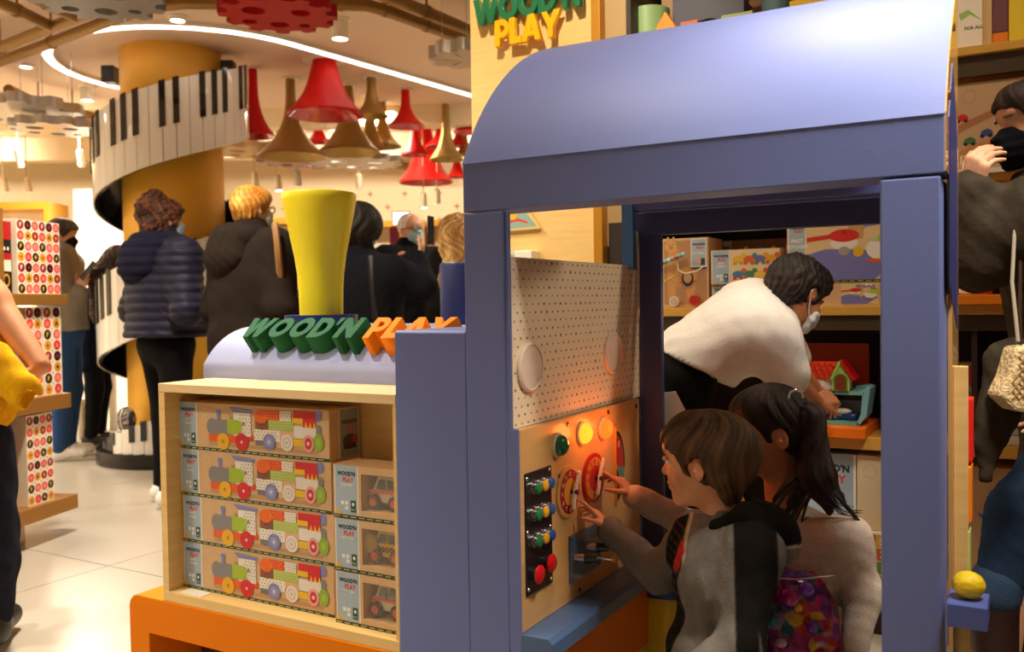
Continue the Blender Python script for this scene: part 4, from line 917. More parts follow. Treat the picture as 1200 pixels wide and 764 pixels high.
def dome(x,y,c_2,em,label):
    p=at(x,y,0,XP+.008)
    b=MB().lathe((XP,p[1],p[2]),[(.027,0),(.027,.005),(.023,.007)],28,axis=(1,0,0)).build('signal_lamp',mat('#e8d8c0',.3,key='bezel'),cp,label=label)
    m_=mat(c_2,.15,coat=.6,key='dome') if not em else litdome(c_2,em)
    MB().lathe((XP,p[1],p[2]),[(.0235,.004)]+[(.0235*math.cos(math.radians(a)),.007+.019*math.sin(math.radians(a))) for a in range(0,91,12)],28,axis=(1,0,0),caps=False).build('lens_dome',m_,b)
    if em:
        l=bpy.data.lights.new('signal_glow','POINT'); l.energy=.30; l.color=(1,.22,.04) ; l.shadow_soft_size=.02
        lo=bpy.data.objects.new('signal_glow',l); COL.objects.link(lo); lo.location=(XP+.05,p[1],p[2])
dome(657,522,'#0a6b3a',0,'unlit green dome lamp'); dome(685,508,'#ff8a1c',2.8,'lit orange dome lamp'); dome(709.5,502,'#ff420c',5,'lit red dome lamp')
# button plate
def pr_box(y0,y1,z0,z1,th,m_,name): return MB().box(XP,XP+th,y0,y1,z0,z1).build(name,m_,cp,.0015)
bp_=pr_box(YF+.02,1.692,.482,.733,.004,mat('#16161c',.35,key='black_plate'),'button_plate')
for y,z in ((YF+.027,.722),(1.683,.724),(YF+.027,.612),(1.683,.604),(YF+.027,.495),(1.683,.492)): MB().lathe((XP+.004,y,z),[(.004,0),(.003,.0015),(0,.0018)],10,axis=(1,0,0)).build('screw',CHROME,bp_)
def button(y,z,c_2,r=.0125,L=.011,big=False):
    b=MB().lathe((XP+.004,y,z),[(r*1.15,0),(r*1.15,.003),(r*.95,.004),(r*.95,L),(r*.8,L)],18,axis=(1,0,0)).build('push_button',CHROME if not big else mat('#1a1a1a',.3,key='black_plate'),cp)
    rr_=r*(1.35 if big else .92); MB().lathe((XP+.004+L*.9,y,z),[(r*.8,0),(rr_,.001),(rr_,.005),(rr_*.7,.0075 if not big else .009),(0,.008 if not big else .010)],20,axis=(1,0,0),caps=False).build('button_cap',mat(c_2,.3,coat=.3,key='cap'),b)
for k,z in enumerate((.700,.645,.590)):
    for y,c_2 in ((1.610,'#1f7a4a'),(1.640,'#e9a82a'),(1.668,'#2f5aa8')): button(y,z,c_2)
button(1.602,.525,'#d5141c',.014,.015,True); button(1.655,.534,'#d5141c',.014,.015,True)
# clocks
def clock(x,y,face,ring,rim,hy=0,nm=''):
    p=at(x,y,0,XP+.004); py,pz=float(p[1]),float(p[2]); R=.058; e=1.0
    c=MB().lathe((XP,py,pz),[(R,0),(R,.005),(R*.96,.006)],40,axis=(1,0,0)).build('toy_clock',mat(rim,.35,0,.03,8,key='clock'),cp,label=nm)
    pr=Print(); pr.ell(0,0,R*.84,R*.84,ring,0,40); pr.ell(0,0,R*.52,R*.52,face,1,36)
    for i in range(12):
        a=math.radians(90-30*(i+1)); pr.text(str(i+1),R*.68*math.cos(a),R*.68*math.sin(a)-R*.08,R*.17,'#f6dcc0' if ring!='#d98a3a' else '#a8281c',2,bold=.03)
    pr.build('dial_print',(XP+.006,py,pz),(0,1,0),UP,c)
    mb=MB()
    for sy,sz in ((.1,.62),(-.12,-.55)):
        for k in range(5): f=k/4; mb.sphere((XP+.016,py+R*(.08+sy*f+ (.25 if sz>0 else .0)*f),pz+R*sz*f),R*.12,8,(.6,1,1.2))
    mb.build('clock_hands',mat('#f5eee4',.4,key='white_plastic'),c); MB().cyl((XP+.006,py+.004,pz),(XP+.022,py+.004,pz),.005,n=10).build('hand_pivot',mat('#24365c',.4,key='pivot'),c)
clock(667,576,'#e9a93a','#a8182a','#dba85a',0,'clock with yellow centre and crimson ring')
clock(696,560,'#b8222a','#d98a3a','#a8202a',0,'clock with red centre and amber ring')
py,pz=[float(v) for v in at(724,545,0,XP)[1:]]
hd=MB().prism([(py-.022,pz-.098),(py-.022,pz+.098)]+[(py-.022+.058*math.cos(math.radians(a)),pz+.098*math.sin(math.radians(a))) for a in range(84,-85,-12)],0,XP,XP+.006).build('colour_wheel',mat('#d8a850',.35,key='wheel'),cp,label='half round colour wheel in red, yellow and green')
pr=Print(); 
def sect(a0,a1,r0_,r1_,c_2,l=0): pr.poly([(-.022+.052*r1_*math.cos(math.radians(a)),.090*r1_*math.sin(math.radians(a))) for a in np.linspace(a0,a1,9)]+[(-.022+.052*r0_*math.cos(math.radians(a)),.090*r0_*math.sin(math.radians(a))) for a in np.linspace(a1,a0,9)],c_2,l)
sect(88,40,.1,.85,'#b81f3a'); sect(40,-5,.1,.85,'#c8323a'); sect(-5,-45,.1,.95,'#6f9a8a'); sect(-45,-88,.1,.95,'#2a3a2c'); sect(88,-5,.86,.98,'#23301f',1); pr.text('8',-.008,.045,.018,'#f0c0a8',2); pr.text('4',-.008,-.07,.016,'#d9c27a',2)
pr.build('wheel_print',(XP+.006,py,pz),(0,1,0),UP,hd)
# lever plate
lp=MB().prism([(1.776,.452),(1.776,.560),(1.94,.556),(1.94,.455)],0,XP,XP+.004).build('lever_plate',mat('#3f5d84',.3,coat=.3,key='plate_blue'),cp,.001)
for y,z in ((1.785,.462),(1.785,.55),(1.932,.547)): MB().lathe((XP+.004,y,z),[(.004,0),(0,.0015)],10,axis=(1,0,0)).build('screw',mat('#1b2026',.3,key='black_plate'),lp)
for k,(y,z) in enumerate(((1.80,.508),(1.865,.516))):
    lv_=MB().cyl((XP+.004,y,z),(XP+.026,y+.004,z),.010,n=16).build('lever',CHROME,cp)
    MB().cyl((XP+.026,y+.004,z),(XP+.052,y+.012,z+.002),.0125,.009,n=16).build('lever_boot',mat('#101012',.3,coat=.4,key='black_gloss'),lv_); MB().cyl((XP+.052,y+.012,z+.002),(XP+.085,y+.022,z),.003,n=8).build('lever_rod',CHROME,lv_)
    MB().sphere((XP+.09,y+.024,z),.008,12).build('lever_knob',mat('#c98a4a' if k==0 else '#141416',.3,key='knob'),lv_)
# ---- raised lettering on the hood
hs=thing('hood_lettering','green and orange block letters standing on the blue hood','sign',(-1.6,1.75,.96))
n_=np.array([0,-.60,.80]); v_=np.cross(n_,np.array([1.,0,0])); 
def hoodword(txt,px0,px1,m_):
    y0,z0=1.738,.998; a=at(px0,400,1,y0); b=at(px1,400,1,y0)
    o=np.array([a[0],y0,z0])-n_*.066; letters(txt,o,(1,0,0),v_,.082,float(b[0]-a[0]),.066,m_,hs,gap=.05,bev=.0012)
GRN2=mat('#1a5a38',.7,spec=.15,key='green_letter'); OR2=mat('#f08410',.7,spec=.15,key='orange_letter')
hoodword("WOOD'N",278,411,GRN2); hoodword("PLAY",424,519,OR2)
# ---- wooden display box
db=thing('display_box','open fronted light wood display box stacked with toy boxes','display box',(-1.57,1.7,.32))
x0,x1,z0,z1,th=-1.955,-1.19,.318,.884,.022; YB0=YF; YB1=1.7605
MB().box(x0,x1,YB0,YB1-.02,z1-th,z1).build('top_board',mat('#eccd96',.45,0,.05,5,stretch=(1,8,8),key='plywood'),db,.0015); MB().box(x0,x1,YB0,YB1-.02,z0,z0+.026).build('bottom_board',PLYX,db,.0015)
MB().box(x0,x0+th,YB0+.001,YB1-.02,z0+.026,z1-th).build('side_board',PLY,db); MB().box(x1-.009,x1,YB0+.001,YB1-.02,z0+.026,z1-th).build('side_board',PLY,db); MB().box(x0+th,x1-.009,1.724,1.739,z0+.026,z1-th).build('back_board',PLYX,db)
tag(MB().box(-1.90,-1.82,1.565,1.60,z0+.026,z0+.0275).build('price_strip',WHITE),'small white price strip lying at the lower left corner of the display box','label')
def carton(name,label,x0,x1,y0,y1,z0,z1,group=None):
    t=thing(name,label,'box',((x0+x1)/2,(y0+y1)/2,z0),group); MB().box(x0,x1,y0,y1,z0,z1).build('carton_body',KRAFT,t,.001); return t
TP=None
for i in range(4):
    z=z0+.0265+i*.1225; dx=(-.002,.003,-.003,-.006)[i]
    if i==0:
        tb=carton('train_toy_box','toy train box with locomotive picture, bottom of its stack of four',-1.933,-1.415,1.606,1.716,z,z+.1215,'toy train boxes'); train_print().build('printed_front',(-1.933,1.606,z),(1,0,0),UP,tb,.4)
        pr=Print(); pr.rect(.034,.004,.108,.118,'#f0e6d4',0); pr.rect(.037,.004,.105,.118,'#8e979a',1); logo(pr,.071,.082,.056,2); pr.ell(.072,.04,.026,.018,'#5a4038',2); pr.rect(.05,.022,.095,.03,'#3a2a28',3); pr.ell(.09,.045,.010,.010,'#b8442e',3); pr.build('printed_end',(-1.415,1.606,z),(0,1,0),UP,tb,.4)
    else: dup(tb,(dx,0,i*.1225),'toy train box with locomotive picture, '+('second from the bottom','third from the bottom','top one')[i-1]+' of its stack of four')
# car boxes with windows
def car_box(i,label,body,style):
    x0_,x1_=-1.396,-1.202; h_=.1215; z=z0+.0265+i*.1235; y0_,y1_=1.588,1.676
    t=thing('car_toy_box',label,'box',((x0_+x1_)/2,(y0_+y1_)/2,z),'toy car boxes'); wx0,wz0,wz1=x0_+.082,z+.02,z+.104
    mb=MB(); mb.box(x0_,wx0,y0_,y1_,z,z+h_); mb.box(wx0,x1_,y0_,y1_,z,wz0); mb.box(wx0,x1_,y0_,y1_,wz1,z+h_); mb.box(x1_-.004,x1_,y0_,y1_,wz0,wz1); mb.box(wx0,x1_-.004,y1_-.004,y1_,wz0,wz1); mb.build('carton_body',KRAFT,t)
    pr=Print(); label_band(pr,.004,.074,.008,.120,('MINI VAN',) if style!='taxi' else ('MINI TAXI',),.004); green_tape(pr,0,.194,0); pr.build('printed_front',(x0_,y0_,z),(1,0,0),UP,t,.4)
    X=lambda a: wx0+a; Z=lambda b: wz0+b
    bodyp=[(X(.006),Z(.018)),(X(.105),Z(.018)),(X(.105),Z(.078)),(X(.03),Z(.078)),(X(.016),Z(.050)),(X(.006),Z(.044))]
    car=MB().prism(bodyp,1,y0_+.022,y0_+.068).build('toy_car',mat(body,.35,coat=.3,key='car'),t,.003)
    MB().prism([(X(.028),Z(.050)),(X(.052),Z(.050)),(X(.052),Z(.071)),(X(.035),Z(.071))],1,y0_+.0195,y0_+.022).build('car_window',mat('#39444c' if style!='van' else '#5f7f94',.15,key='car_glass'),car)
    MB().box(X(.058),X(.082),y0_+.0195,y0_+.022,Z(.050),Z(.071)).build('car_window',mat('#39444c' if style!='van' else '#5f7f94',.15,key='car_glass'),car)
    if style=='taxi':
        mb=MB()
        for a in range(14):
            for b in range(3):
                if (a+b)%2: mb.box(X(.010+a*.006),X(.016+a*.006),y0_+.0198,y0_+.0215,Z(.030+b*.004),Z(.034+b*.004))
        mb.build('chequer_band',BLACK,car); MB().sphere((X(.008),y0_+.02,Z(.045)),.02,14,(1,.5,1.3)).build('balloon_print',mat('#b59a1c',.4,key='car'),car)
    else: MB().box(X(.007),X(.104),y0_+.0198,y0_+.0215,Z(.040),Z(.047)).build('stripe',mat('#d8404a',.4,key='stripe'),car); 
    for a in (.022,.082):
        w2=MB().cyl((X(a),y0_+.014,Z(.020)),(X(a),y0_+.030,Z(.020)),.0175,n=24).build('wheel',mat('#3a2a26' if style!='taxi' else '#6a5040',.5,key='tyre'),car); MB().cyl((X(a),y0_+.0125,Z(.020)),(X(a),y0_+.014,Z(.020)),.0095,n=18).build('hub',mat('#d8503a',.4,key='hub'),car) 
        
    MB().box(wx0,x1_-.004,y0_+.0015,y0_+.002,wz0,wz1).build('window_film',glassy('clear_film','#fbf7f0',.08),t)
    return t
car_box(0,'toy car box with a white van, bottom of its stack of three','#ded6c8','van'); car_box(1,'toy car box with a yellow taxi, middle of its stack of three','#e3b92a','taxi'); car_box(2,'toy car box with a red striped white car, top of its stack of three','#e6dccf','ambulance')
# ================================================================ PRODUCTS ON THE BACK SHELVES
def pbox(name,label,xa,xb,yt,zb,Y=3.03,dep=.16,col='#d9b384',cat='box',zt=None,group=None):
    a=at(xa,yt,1,Y);b=at(xb,yt,1,Y); zt=zt or float((a[2]+b[2])/2); t=thing(name,label,cat,((a[0]+b[0])/2,Y+dep/2,zb),group)
    MB().box(a[0],b[0],Y,Y+dep,zb,zt).build('carton_body',mat(col,.5,0,.03,10,key='carton'),t,.001); return t,(a[0],Y,zb),float(b[0]-a[0]),zt-zb
Z1=1.0525
t,o,w_,h_=pbox('llama_toy_box','kraft box with a wooden llama toy at the left end of the shelf',776,830,279,Z1)
pr=Print(); pr.rect(.006,.01,w_-.006,h_-.008,'#b98a5e',0)
LL='#d29a5c'
pr.poly([(.02,.03),(.045,.03),(.05,.075),(.085,.07),(.09,.03),(.115,.03),(.125,.12),(.10,.145),(.06,.14),(.06,.20),(.045,.235),(.03,.24),(.02,.228),(.006,.22),(.006,.205),(.022,.20),(.018,.13)],LL,1)
pr.ell(.033,.215,.020,.022,'#dba868',2); pr.ell(.033,.21,.008,.008,'#c08848',3); pr.ell(.025,.222,.002,.002,'#20120a',4); pr.ell(.04,.222,.002,.002,'#20120a',4); pr.ell(.022,.24,.005,.009,LL,2); pr.ell(.042,.24,.005,.009,LL,2)
pr.ell(.092,.10,.022,.028,'#2f3b46',2,20); pr.ell(.092,.105,.015,.020,'#cda070',3,20); pr.ell(.092,.128,.022,.008,LL,4)
for i in range(7): a=math.radians(200+i*24); pr.ell(.092+.027*math.cos(a),.10+.034*math.sin(a),.003,.003,'#c8402e',4,8)
for i in range(6): pr.ell(.02+i*.008,.10-i*.004,.002,.002,'#c8402e',4,6)
pr.poly([(.0,.085),(.05,.115),(.05,.119),(.0,.090)],'#cfd24a',5)
lb=(w_-.062,w_-.006); pr.rect(lb[0],.14,lb[1],h_-.004,'#f4ecdc',5); pr.rect(lb[0]+.003,.143,lb[1]-.003,h_-.007,LBL,6); logo(pr,(lb[0]+lb[1])/2,h_-.028,.044,7); pr.text('MY ANIMAL',(lb[0]+lb[1])/2,h_-.058,.006,'#f4efe4',7); pr.ell((lb[0]+lb[1])/2,h_-.08,.011,.012,'#d9a6a0',7); pr.rect(lb[1]-.02,.146,lb[1]-.006,.17,'#1d4a35',7); pr.rect(lb[0],.134,lb[1],.139,'#1f4630',7)
pr.build('printed_front',o,(1,0,0),UP,t)
for (x,z,c_2) in ((.045,.022,'#e2d3bd'),(.118,.025,'#d2342a')):
    q=MB().cyl((o[0]+x,3.018,o[2]+z),(o[0]+x,3.03,o[2]+z),.018,n=24).build('toy_wheel',mat(c_2,.4,key='wheel'),t)
    pr=Print(); 
    for r_ in (.013,.007): pr.ell(0,0,r_,r_,{'#e2d3bd':'#b59a7a','#d2342a':'#b0241c'}[c_2],int((.013-r_)*300)); pr.ell(0,0,r_-.003,r_-.003,c_2,int((.013-r_)*300)+1)
    pr.build('wheel_print',(o[0]+x,3.018,o[2]+z),(1,0,0),UP,q)
mb=MB()
for i,(c_2) in enumerate(('#d98a7a','#7ab8b0','#cfd8c8','#8fb2a6','#e0602a','#6fb8c8','#a8c8c0')):
    MB().cyl((o[0]+.002+i*.013,3.008,o[2]+.155+i*.0045),(o[0]+.013+i*.013,3.008,o[2]+.159+i*.0045),.0085,n=12).build('bead',mat(c_2,.35,key='bead'),t)
MB().tube([(o[0]+.06,3.015,o[2]+.17),(o[0]+.065,3.01,o[2]+.13),(o[0]+.09,3.01,o[2]+.118),(o[0]+.13,3.012,o[2]+.125),(o[0]+.15,3.02,o[2]+.14)],.002,6).build('cord',WHITE,t)
def animals(pr,x0,z0,x1,z1,l=2):
    cs=['#3f86b0','#e2a12a','#d8602e','#4f8a5a','#c8503a','#7a6ab0','#e8c040']
    k=0
    for j in range(2):
        for i in range(4):
            x=x0+(x1-x0)*(i+.5)/4; z=z0+(z1-z0)*(j+.55)/2; s=(z1-z0)*.16; c_2=cs[(k*3+j)%7]
            pr.ell(x,z,s*1.2,s*.7,c_2,l); pr.ell(x+s*1.2,z+s*.7,s*.55,s*.5,cs[(k+2)%7],l+1); pr.ell(x-s*.7,z-s*.8,s*.42,s*.42,cs[(k+4)%7],l+1,10); pr.ell(x+s*.7,z-s*.8,s*.42,s*.42,cs[(k+4)%7],l+1,10); k+=1
def animal_box(label,xa,xb,yt,zb,zt=None,grp=None,Y=3.03):
    t,o,w_,h_=pbox('animal_toy_box',label,xa,xb,yt,zb,Y=Y,zt=zt,group=grp); pr=Print(); label_band(pr,.003,.066,.006,h_-.002,('MINI','ANIMALS'),.003); green_tape(pr,0,w_,0,h_=.005); pr.rect(.068,.008,w_-.003,h_-.003,'#e8cfa4',0); animals(pr,.075,.01,w_-.01,h_-.01); pr.build('printed_front',o,(1,0,0),UP,t); return t
animal_box('toy box with little animal pictures, lower one of the pair beside the llama box',834,925,326,Z1,zt=1.124)
animal_box('toy box with little animal pictures, upper one of the pair beside the llama box',833,914,292,1.1255,Y=3.025)
t,o,w_,h_=pbox('dim_toy_box','brown toy box standing at the back behind the animal boxes',838,928,266,Z1,Y=3.22,col='#7a5238',zt=1.29); pr=Print(); label_band(pr,.003,.06,.1,h_-.002,(),.003); animals(pr,.07,.12,w_-.01,h_-.02); pr.build('printed_front',o,(1,0,0),UP,t)
def kitchen(pr,x0,z0,W_,H_,l=1):
    g=lambda a,b:(x0+a*W_,z0+b*H_)
    def e(a,b,ra,rb,c_2,k): x,z=g(a,b); pr.ell(x,z,ra*W_,rb*H_,c_2,l+k,20)
    def q(pts,c_2,k): pr.poly([g(*p) for p in pts],c_2,l+k)
    q([(0,0),(1,0),(1,1),(0,1)],'#e6c896',0); q([(0.0,.0),(.72,.0),(.98,.30),(.95,.42),(.2,.48),(.0,.4)],'#7a7cc0',1); q([(.5,.72),(.58,.94),(.92,.94),(.96,.86),(.64,.80)],'#8486c8',1); q([(.42,.62),(.46,.92),(.62,.94),(.60,.62)],'#c9a06a',1)
    q([(.0,.60),(.26,.64),(.26,.71),(.0,.67)],'#d8342a',2); e(.40,.56,.15,.10,'#efe8da',2); e(.40,.68,.16,.10,'#d8342a',3); e(.40,.73,.03,.03,'#b8241e',4)
    e(.80,.46,.17,.18,'#f3eee2',2); e(.80,.62,.17,.06,'#d9c9a8',3); e(.90,.62,.16,.09,'#a9d23a',4); e(.55,.42,.055,.08,'#e8b828',3); e(.40,.44,.06,.07,'#a9a29a',3); e(.47,.90,.08,.05,'#7a7cc0',3); e(.70,.94,.05,.06,'#f3eee2',3); e(.82,.94,.05,.06,'#f0dcb0',3)
    e(.84,.77,.035,.035,'#d8342a',4); e(.91,.77,.035,.035,'#d8342a',4); e(.72,.28,.08,.03,'#e8602a',3); e(.85,.27,.07,.03,'#8ab83a',3)
t,o,w_,h_=pbox('kitchen_toy_box','large box with a toy cooking set picture on the shelf, upper one',922,1060,262,1.128,zt=1.345,Y=3.02); pr=Print(); label_band(pr,.004,.062,.0,h_-.002,('FIRST','KITCHEN'),.004); green_tape(pr,0,w_,0,h_=.007); kitchen(pr,.064,.009,w_-.07,h_-.012); pr.build('printed_front',o,(1,0,0),UP,t)
t,o,w_,h_=pbox('kitchen_toy_box','shallow box with a small toy cooking set picture under the large cooking set box',922,1060,326,Z1,zt=1.1265,Y=3.02); pr=Print(); label_band(pr,.004,.062,.0,h_-.002,(),.004); kitchen(pr,.17,.006,.11,h_-.01); pr.build('printed_front',o,(1,0,0),UP,t)
for i,(xa,xb,c_2,lb) in enumerate(((700,730,'#5a4030','dark box at the left end of the shelving, seen over the dotted board'),(740,772,'#8a5a3a','brown box hidden left of the llama box'))): pbox('toy_box',lb,xa,xb,282,Z1,col=c_2,zt=1.28)
t,o,w_,h_=pbox('black_speaker_column','dark column box seen through the cabin side window',713,731,248,Z1,Y=3.0,col='#2a2018',cat='box',zt=1.36)
# lower compartment: orange panel, stand, ship with house
t=thing('orange_backdrop','orange display backdrop standing behind the toy house','panel',(-.55,3.3,.64)); a=at(944,402,1,3.25); b=at(1018,402,1,3.25); MB().box(a[0]-.12,b[0],3.25,3.27,.638,a[2]).build('panel',mat('#c8420f',.45,key='orange_board'),t)
t=thing('orange_stand','orange display stand under the toy ship','stand',(-.6,3.1,.64)); MB().box(-.85,-.44,2.95,3.22,.638,.672).build('stand_top',mat('#f0700f',.4,key='orange_board'),t,.003)
sp_=thing('toy_ship','light blue toy ship with open cutaway side on the orange stand','toy',(-.55,3.05,.673))
a=at(925,508,1,3.0); b=at(1020,457,1,3.0); X0,X1=float(a[0]),float(b[0]); ZB,ZT=.673,float(b[2])
hull=[(X0,ZB),(X1-.035,ZB),(X1-.012,ZB+.03),(X1,ZT+.004),(X1-.012,ZT+.010),(X1-.10,ZT-.006),(X0,ZT-.008)]
MB().prism(hull,1,3.10,3.12).build('hull_side',mat('#6fa6b8',.35,key='ship_blue'),sp_,.002)
MB().prism([(X1-.045,ZB),(X1-.035,ZB),(X1-.012,ZB+.03),(X1,ZT+.004),(X1-.012,ZT+.010),(X1-.024,ZT-.01),(X1-.03,ZB+.035)],1,3.0,3.10).build('bow',mat('#7fb8c4',.35,key='ship_blue'),sp_,.002)
MB().box(X0,X1-.035,3.0,3.10,ZB,ZB+.010).build('deck',mat('#5fa08a',.35,key='ship_green'),sp_); MB().box(X0,X1-.02,3.0,3.10,ZT-.018,ZT-.006).build('deck',mat('#7fc0b0',.35,key='ship_green'),sp_)
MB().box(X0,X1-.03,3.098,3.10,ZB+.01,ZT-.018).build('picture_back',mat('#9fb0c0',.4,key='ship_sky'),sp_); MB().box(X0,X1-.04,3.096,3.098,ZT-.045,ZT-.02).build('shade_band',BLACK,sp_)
for x,c_2 in ((X0+.03,'#f0a020'),(X0+.05,'#e86a1a')): MB().box(x,x+.022,3.03,3.06,ZB+.02,ZB+.07).build('cargo',mat(c_2,.4,key='cargo'),sp_,.003)
for x in (X1-.11,X1-.07,X0+.08): MB().sphere((x,3.05,ZB+.022),.024,14,(1.2,.6,.6)).build('sea_wave',mat('#22407a',.3,key='wave'),sp_)
MB().sphere((X1-.09,3.045,ZB+.04),.02,12,(1.4,.5,.5)).build('foam',WHITE,sp_)
hs_=thing('toy_house','small white toy house with red tiled roof on the ship deck','toy',(-.6,3.05,ZT))
a=at(938,462,1,3.02); b=at(999,462,1,3.02); hx0,hx1=float(a[0]),float(b[0]); hz=ZT-.005; hh=float(at(970,442,1,3.02)[2]); rt=float(at(965,423,1,3.02)[2])
MB().box(hx0,hx1-.012,3.0,3.09,hz,hh).build('wall',mat('#efe6d6',.4,key='house_white'),hs_,.004)
hw=hx1-hx0; gx=hx1-.060
MB().prism([(gx,hz),(hx1-.005,hz),(hx1-.002,hh),(gx+.029,rt-.003),(gx,hh)],1,2.992,3.0).build('gable',mat('#b8d86a',.4,key='house_green'),hs_,.002)
pr=Print(); pr.poly([(-.02,.0),(.02,0)]+[(.02*math.cos(math.radians(a_)),.032+.02*math.sin(math.radians(a_))) for a_ in range(0,181,20)],'#4a7a2a',0); pr.poly([(-.015,.0),(.015,0)]+[(.015*math.cos(math.radians(a_)),.032+.015*math.sin(math.radians(a_))) for a_ in range(0,181,20)],'#8a3a18',1); pr.build('doorway',(gx+.029,2.991,hz+.002),(1,0,0),UP,hs_)
for i in range(2):
    x=hx0+.02+i*.045; w3=MB().lathe((x,3.0,(hz+hh)/2+.002),[(.017,0),(.017,.004),(.012,.005)],24,axis=(0,-1,0)).build('round_window',WHITE,hs_); MB().lathe((x,2.9955,(hz+hh)/2+.002),[(.012,0),(0,.0005)],20,axis=(0,-1,0)).build('window_glass',mat(['#a03018','#4a3a20'][i],.2,key='window'),w3)
rtm=mat('#e03a18',.35,coat=.3,key='red_roof'); tm_=MB()
rb=MB().prism([(hx0-.012,hh-.004),(gx+.002,hh-.004),(gx+.029,rt),(hx0+.042,rt)],1,2.994,3.0).build('roof_slope',rtm,hs_)
for j in range(4):
    for i in range(9):
        f=j/4; xa=hx0-.010+i*.0185+f*.052; 
        if xa+.017>gx+.004+f*.034: continue
        z=hh-.002+(rt-hh)*f; MB().box(xa,xa+.0165,2.989-.0,2.995,z,z+(rt-hh)/4-.001).build('roof_tile',rtm,rb,.001)
MB().prism([(gx+.025,rt+.004),(gx+.033,rt+.004),(hx1+.014,hh-.003),(hx1+.004,hh-.006)],1,2.985,3.09).build('roof_slope',mat('#c01818',.35,key='red_roof'),hs_,.001); MB().prism([(gx+.025,rt+.004),(gx+.033,rt+.004),(gx+.006,hh-.006),(gx-.003,hh-.003)],1,2.985,2.994).build('roof_edge',mat('#9fcf5a',.4,key='house_green'),hs_)
t=thing('red_toy_tray','dark red toy lying behind the toy house','toy',(-.72,3.15,.7)); MB().box(-.80,-.62,3.12,3.22,hh-.02,hh+.012).build('tray_body',mat('#8a1212',.4,key='dark_red'),t,.006); MB().box(-.80,-.62,3.12,3.22,.673,.70).build('tray_foot',mat('#8a1212',.4,key='dark_red'),t,.006)
# bottom compartment
t,o,w_,h_=pbox('grey_label_box','wide box with a large grey label panel on the bottom shelf',925,1003,537,.206,Y=3.03,col='#93a3ae',zt=.575); pr=Print(); pr.rect(0,0,w_-.008,h_,LBL,0); pr.rect(w_-.008,0,w_,h_,'#f4ecdc',0); logo(pr,w_-.085,h_-.06,.13,1); pr.build('printed_front',o,(1,0,0),UP,t)
t,o,w_,h_=pbox('cream_toy_box','plain cream toy box right of the grey label box',1004,1060,537,.34,Y=3.03,col='#e4cfa6',zt=.575)
pr=Print(); pr.ell(.04,h_-.05,.022,.022,'#d6bf94'); pr.ell(.04,h_-.05,.018,.018,'#e4cfa6',1); pr.ell(.12,.05,.03,.05,'#c8342a',1); pr.ell(.12,.05,.024,.04,'#e4cfa6',2); pr.build('printed_front',o,(1,0,0),UP,t)
t,o,w_,h_=pbox('number_toy_box','box with colourful number squares at the bottom shelf',985,1060,575,.206,Y=3.0,col='#efe0c0',zt=.338); pr=Print(); k=0
for j in range(3):
    for i in range(6):
        pr.rect(.006+i*.034,.004+j*.042,.037+i*.034,.042+j*.042,['#e8c030','#c82a5a','#5a8ab0','#6a9a3a','#d8602a'][k%5],1); pr.text(str((k*7)%10),.0215+i*.034,.011+j*.042,.024,'#f6ecd4',2); k+=1
pr.build('printed_front',o,(1,0,0),UP,t)
# ---- right part of the shelving
t,o,w_,h_=pbox('car_track_box','large box with toy cars on a wooden track picture behind the masked woman',1112,1262,94,1.438,Y=3.04,col='#cba57c',zt=1.715); pr=Print(); pr.rect(0,0,w_,h_,'#c9a884',0); pr.ell(.055,h_-.04,.02,.02,'#bb9871',1); pr.ell(.055,h_-.04,.017,.017,'#c9a884',2)
pr.poly([(0,.14),(.06,.17),(.14,.20),(.22,.22),(.22,.20),(.14,.18),(.06,.145),(0,.115)],'#b07a50',1); pr.poly([(0,.06),(.06,.09),(.16,.13),(.34,.17),(.34,.14),(.16,.10),(.06,.06),(0,.03)],'#c98f5a',1)
for x,z,c_2 in ((.035,.165,'#cf2a2a'),(.10,.115,'#3f4f90'),(.055,.095,'#4a7a4a'),(.135,.15,'#e6b3a0'),(.11,.075,'#e0562a'),(.15,.085,'#d8502a'),(.2,.12,'#e0a030')): pr.poly([(x-.018,z),(x+.018,z),(x+.016,z+.014),(x+.004,z+.022),(x-.012,z+.016)],c_2,3); pr.ell(x-.01,z,.005,.005,'#1c1412',4,10); pr.ell(x+.01,z,.005,.005,'#1c1412',4,10)
for x in (.03,.06,.09): pr.rect(x,.035,x+.018,.062,'#efe0c8',3); pr.rect(x+.007,.04,x+.010,.058,'#c8342a',4)
pr.build('printed_front',o,(1,0,0),UP,t)
t=thing('white_leaflet_stack','flat white printed box lying under the track box on its shelf','box',(-.05,3.0,1.44)); MB().box(-.185,.10,2.985,3.035,1.4375,1.452).build('carton_body',WHITE,t)
# items on the top board
tb_=1.8155
t,o,w_,h_=pbox('white_toy_box','white box with a green leaf print on the top shelf board',1104,1151,-40,tb_,Y=3.03,col='#fbf4e6',zt=2.05); pr=Print(); pr.text('FOR ALL',.085,.055,.010,'#4a4a44',1); pr.poly([(.05,.085),(.075,.10),(.11,.075),(.095,.09),(.07,.115),(.045,.105)],'#a9cf6a',1); pr.poly([(.08,.16),(.1,.162),(.1,.165),(.08,.164)],'#9a9a90',1); pr.build('printed_front',o,(1,0,0),UP,t)
BLK=[('wood_block','light wood block beside the white box on the top board',1151,1163,'#e9c48c',.22,0),('wood_block','plum block standing on an orange brick on the top board',1163,1182,'#7a4a52',.24,.04),('yellow_cylinder_block','tall yellow block at the right end of the top board',1182,1215,'#f6dc30',.25,0)]
for nm,lb,xa,xb,c_2,hh_,dz in BLK:
    a=at(xa,30,1,3.05);b=at(xb,30,1,3.05); tag(MB().box(a[0],b[0]-.001,3.05,3.15,tb_+dz,tb_+hh_).build(nm,mat(c_2,.45,key='block'),None,.004),lb,'block')
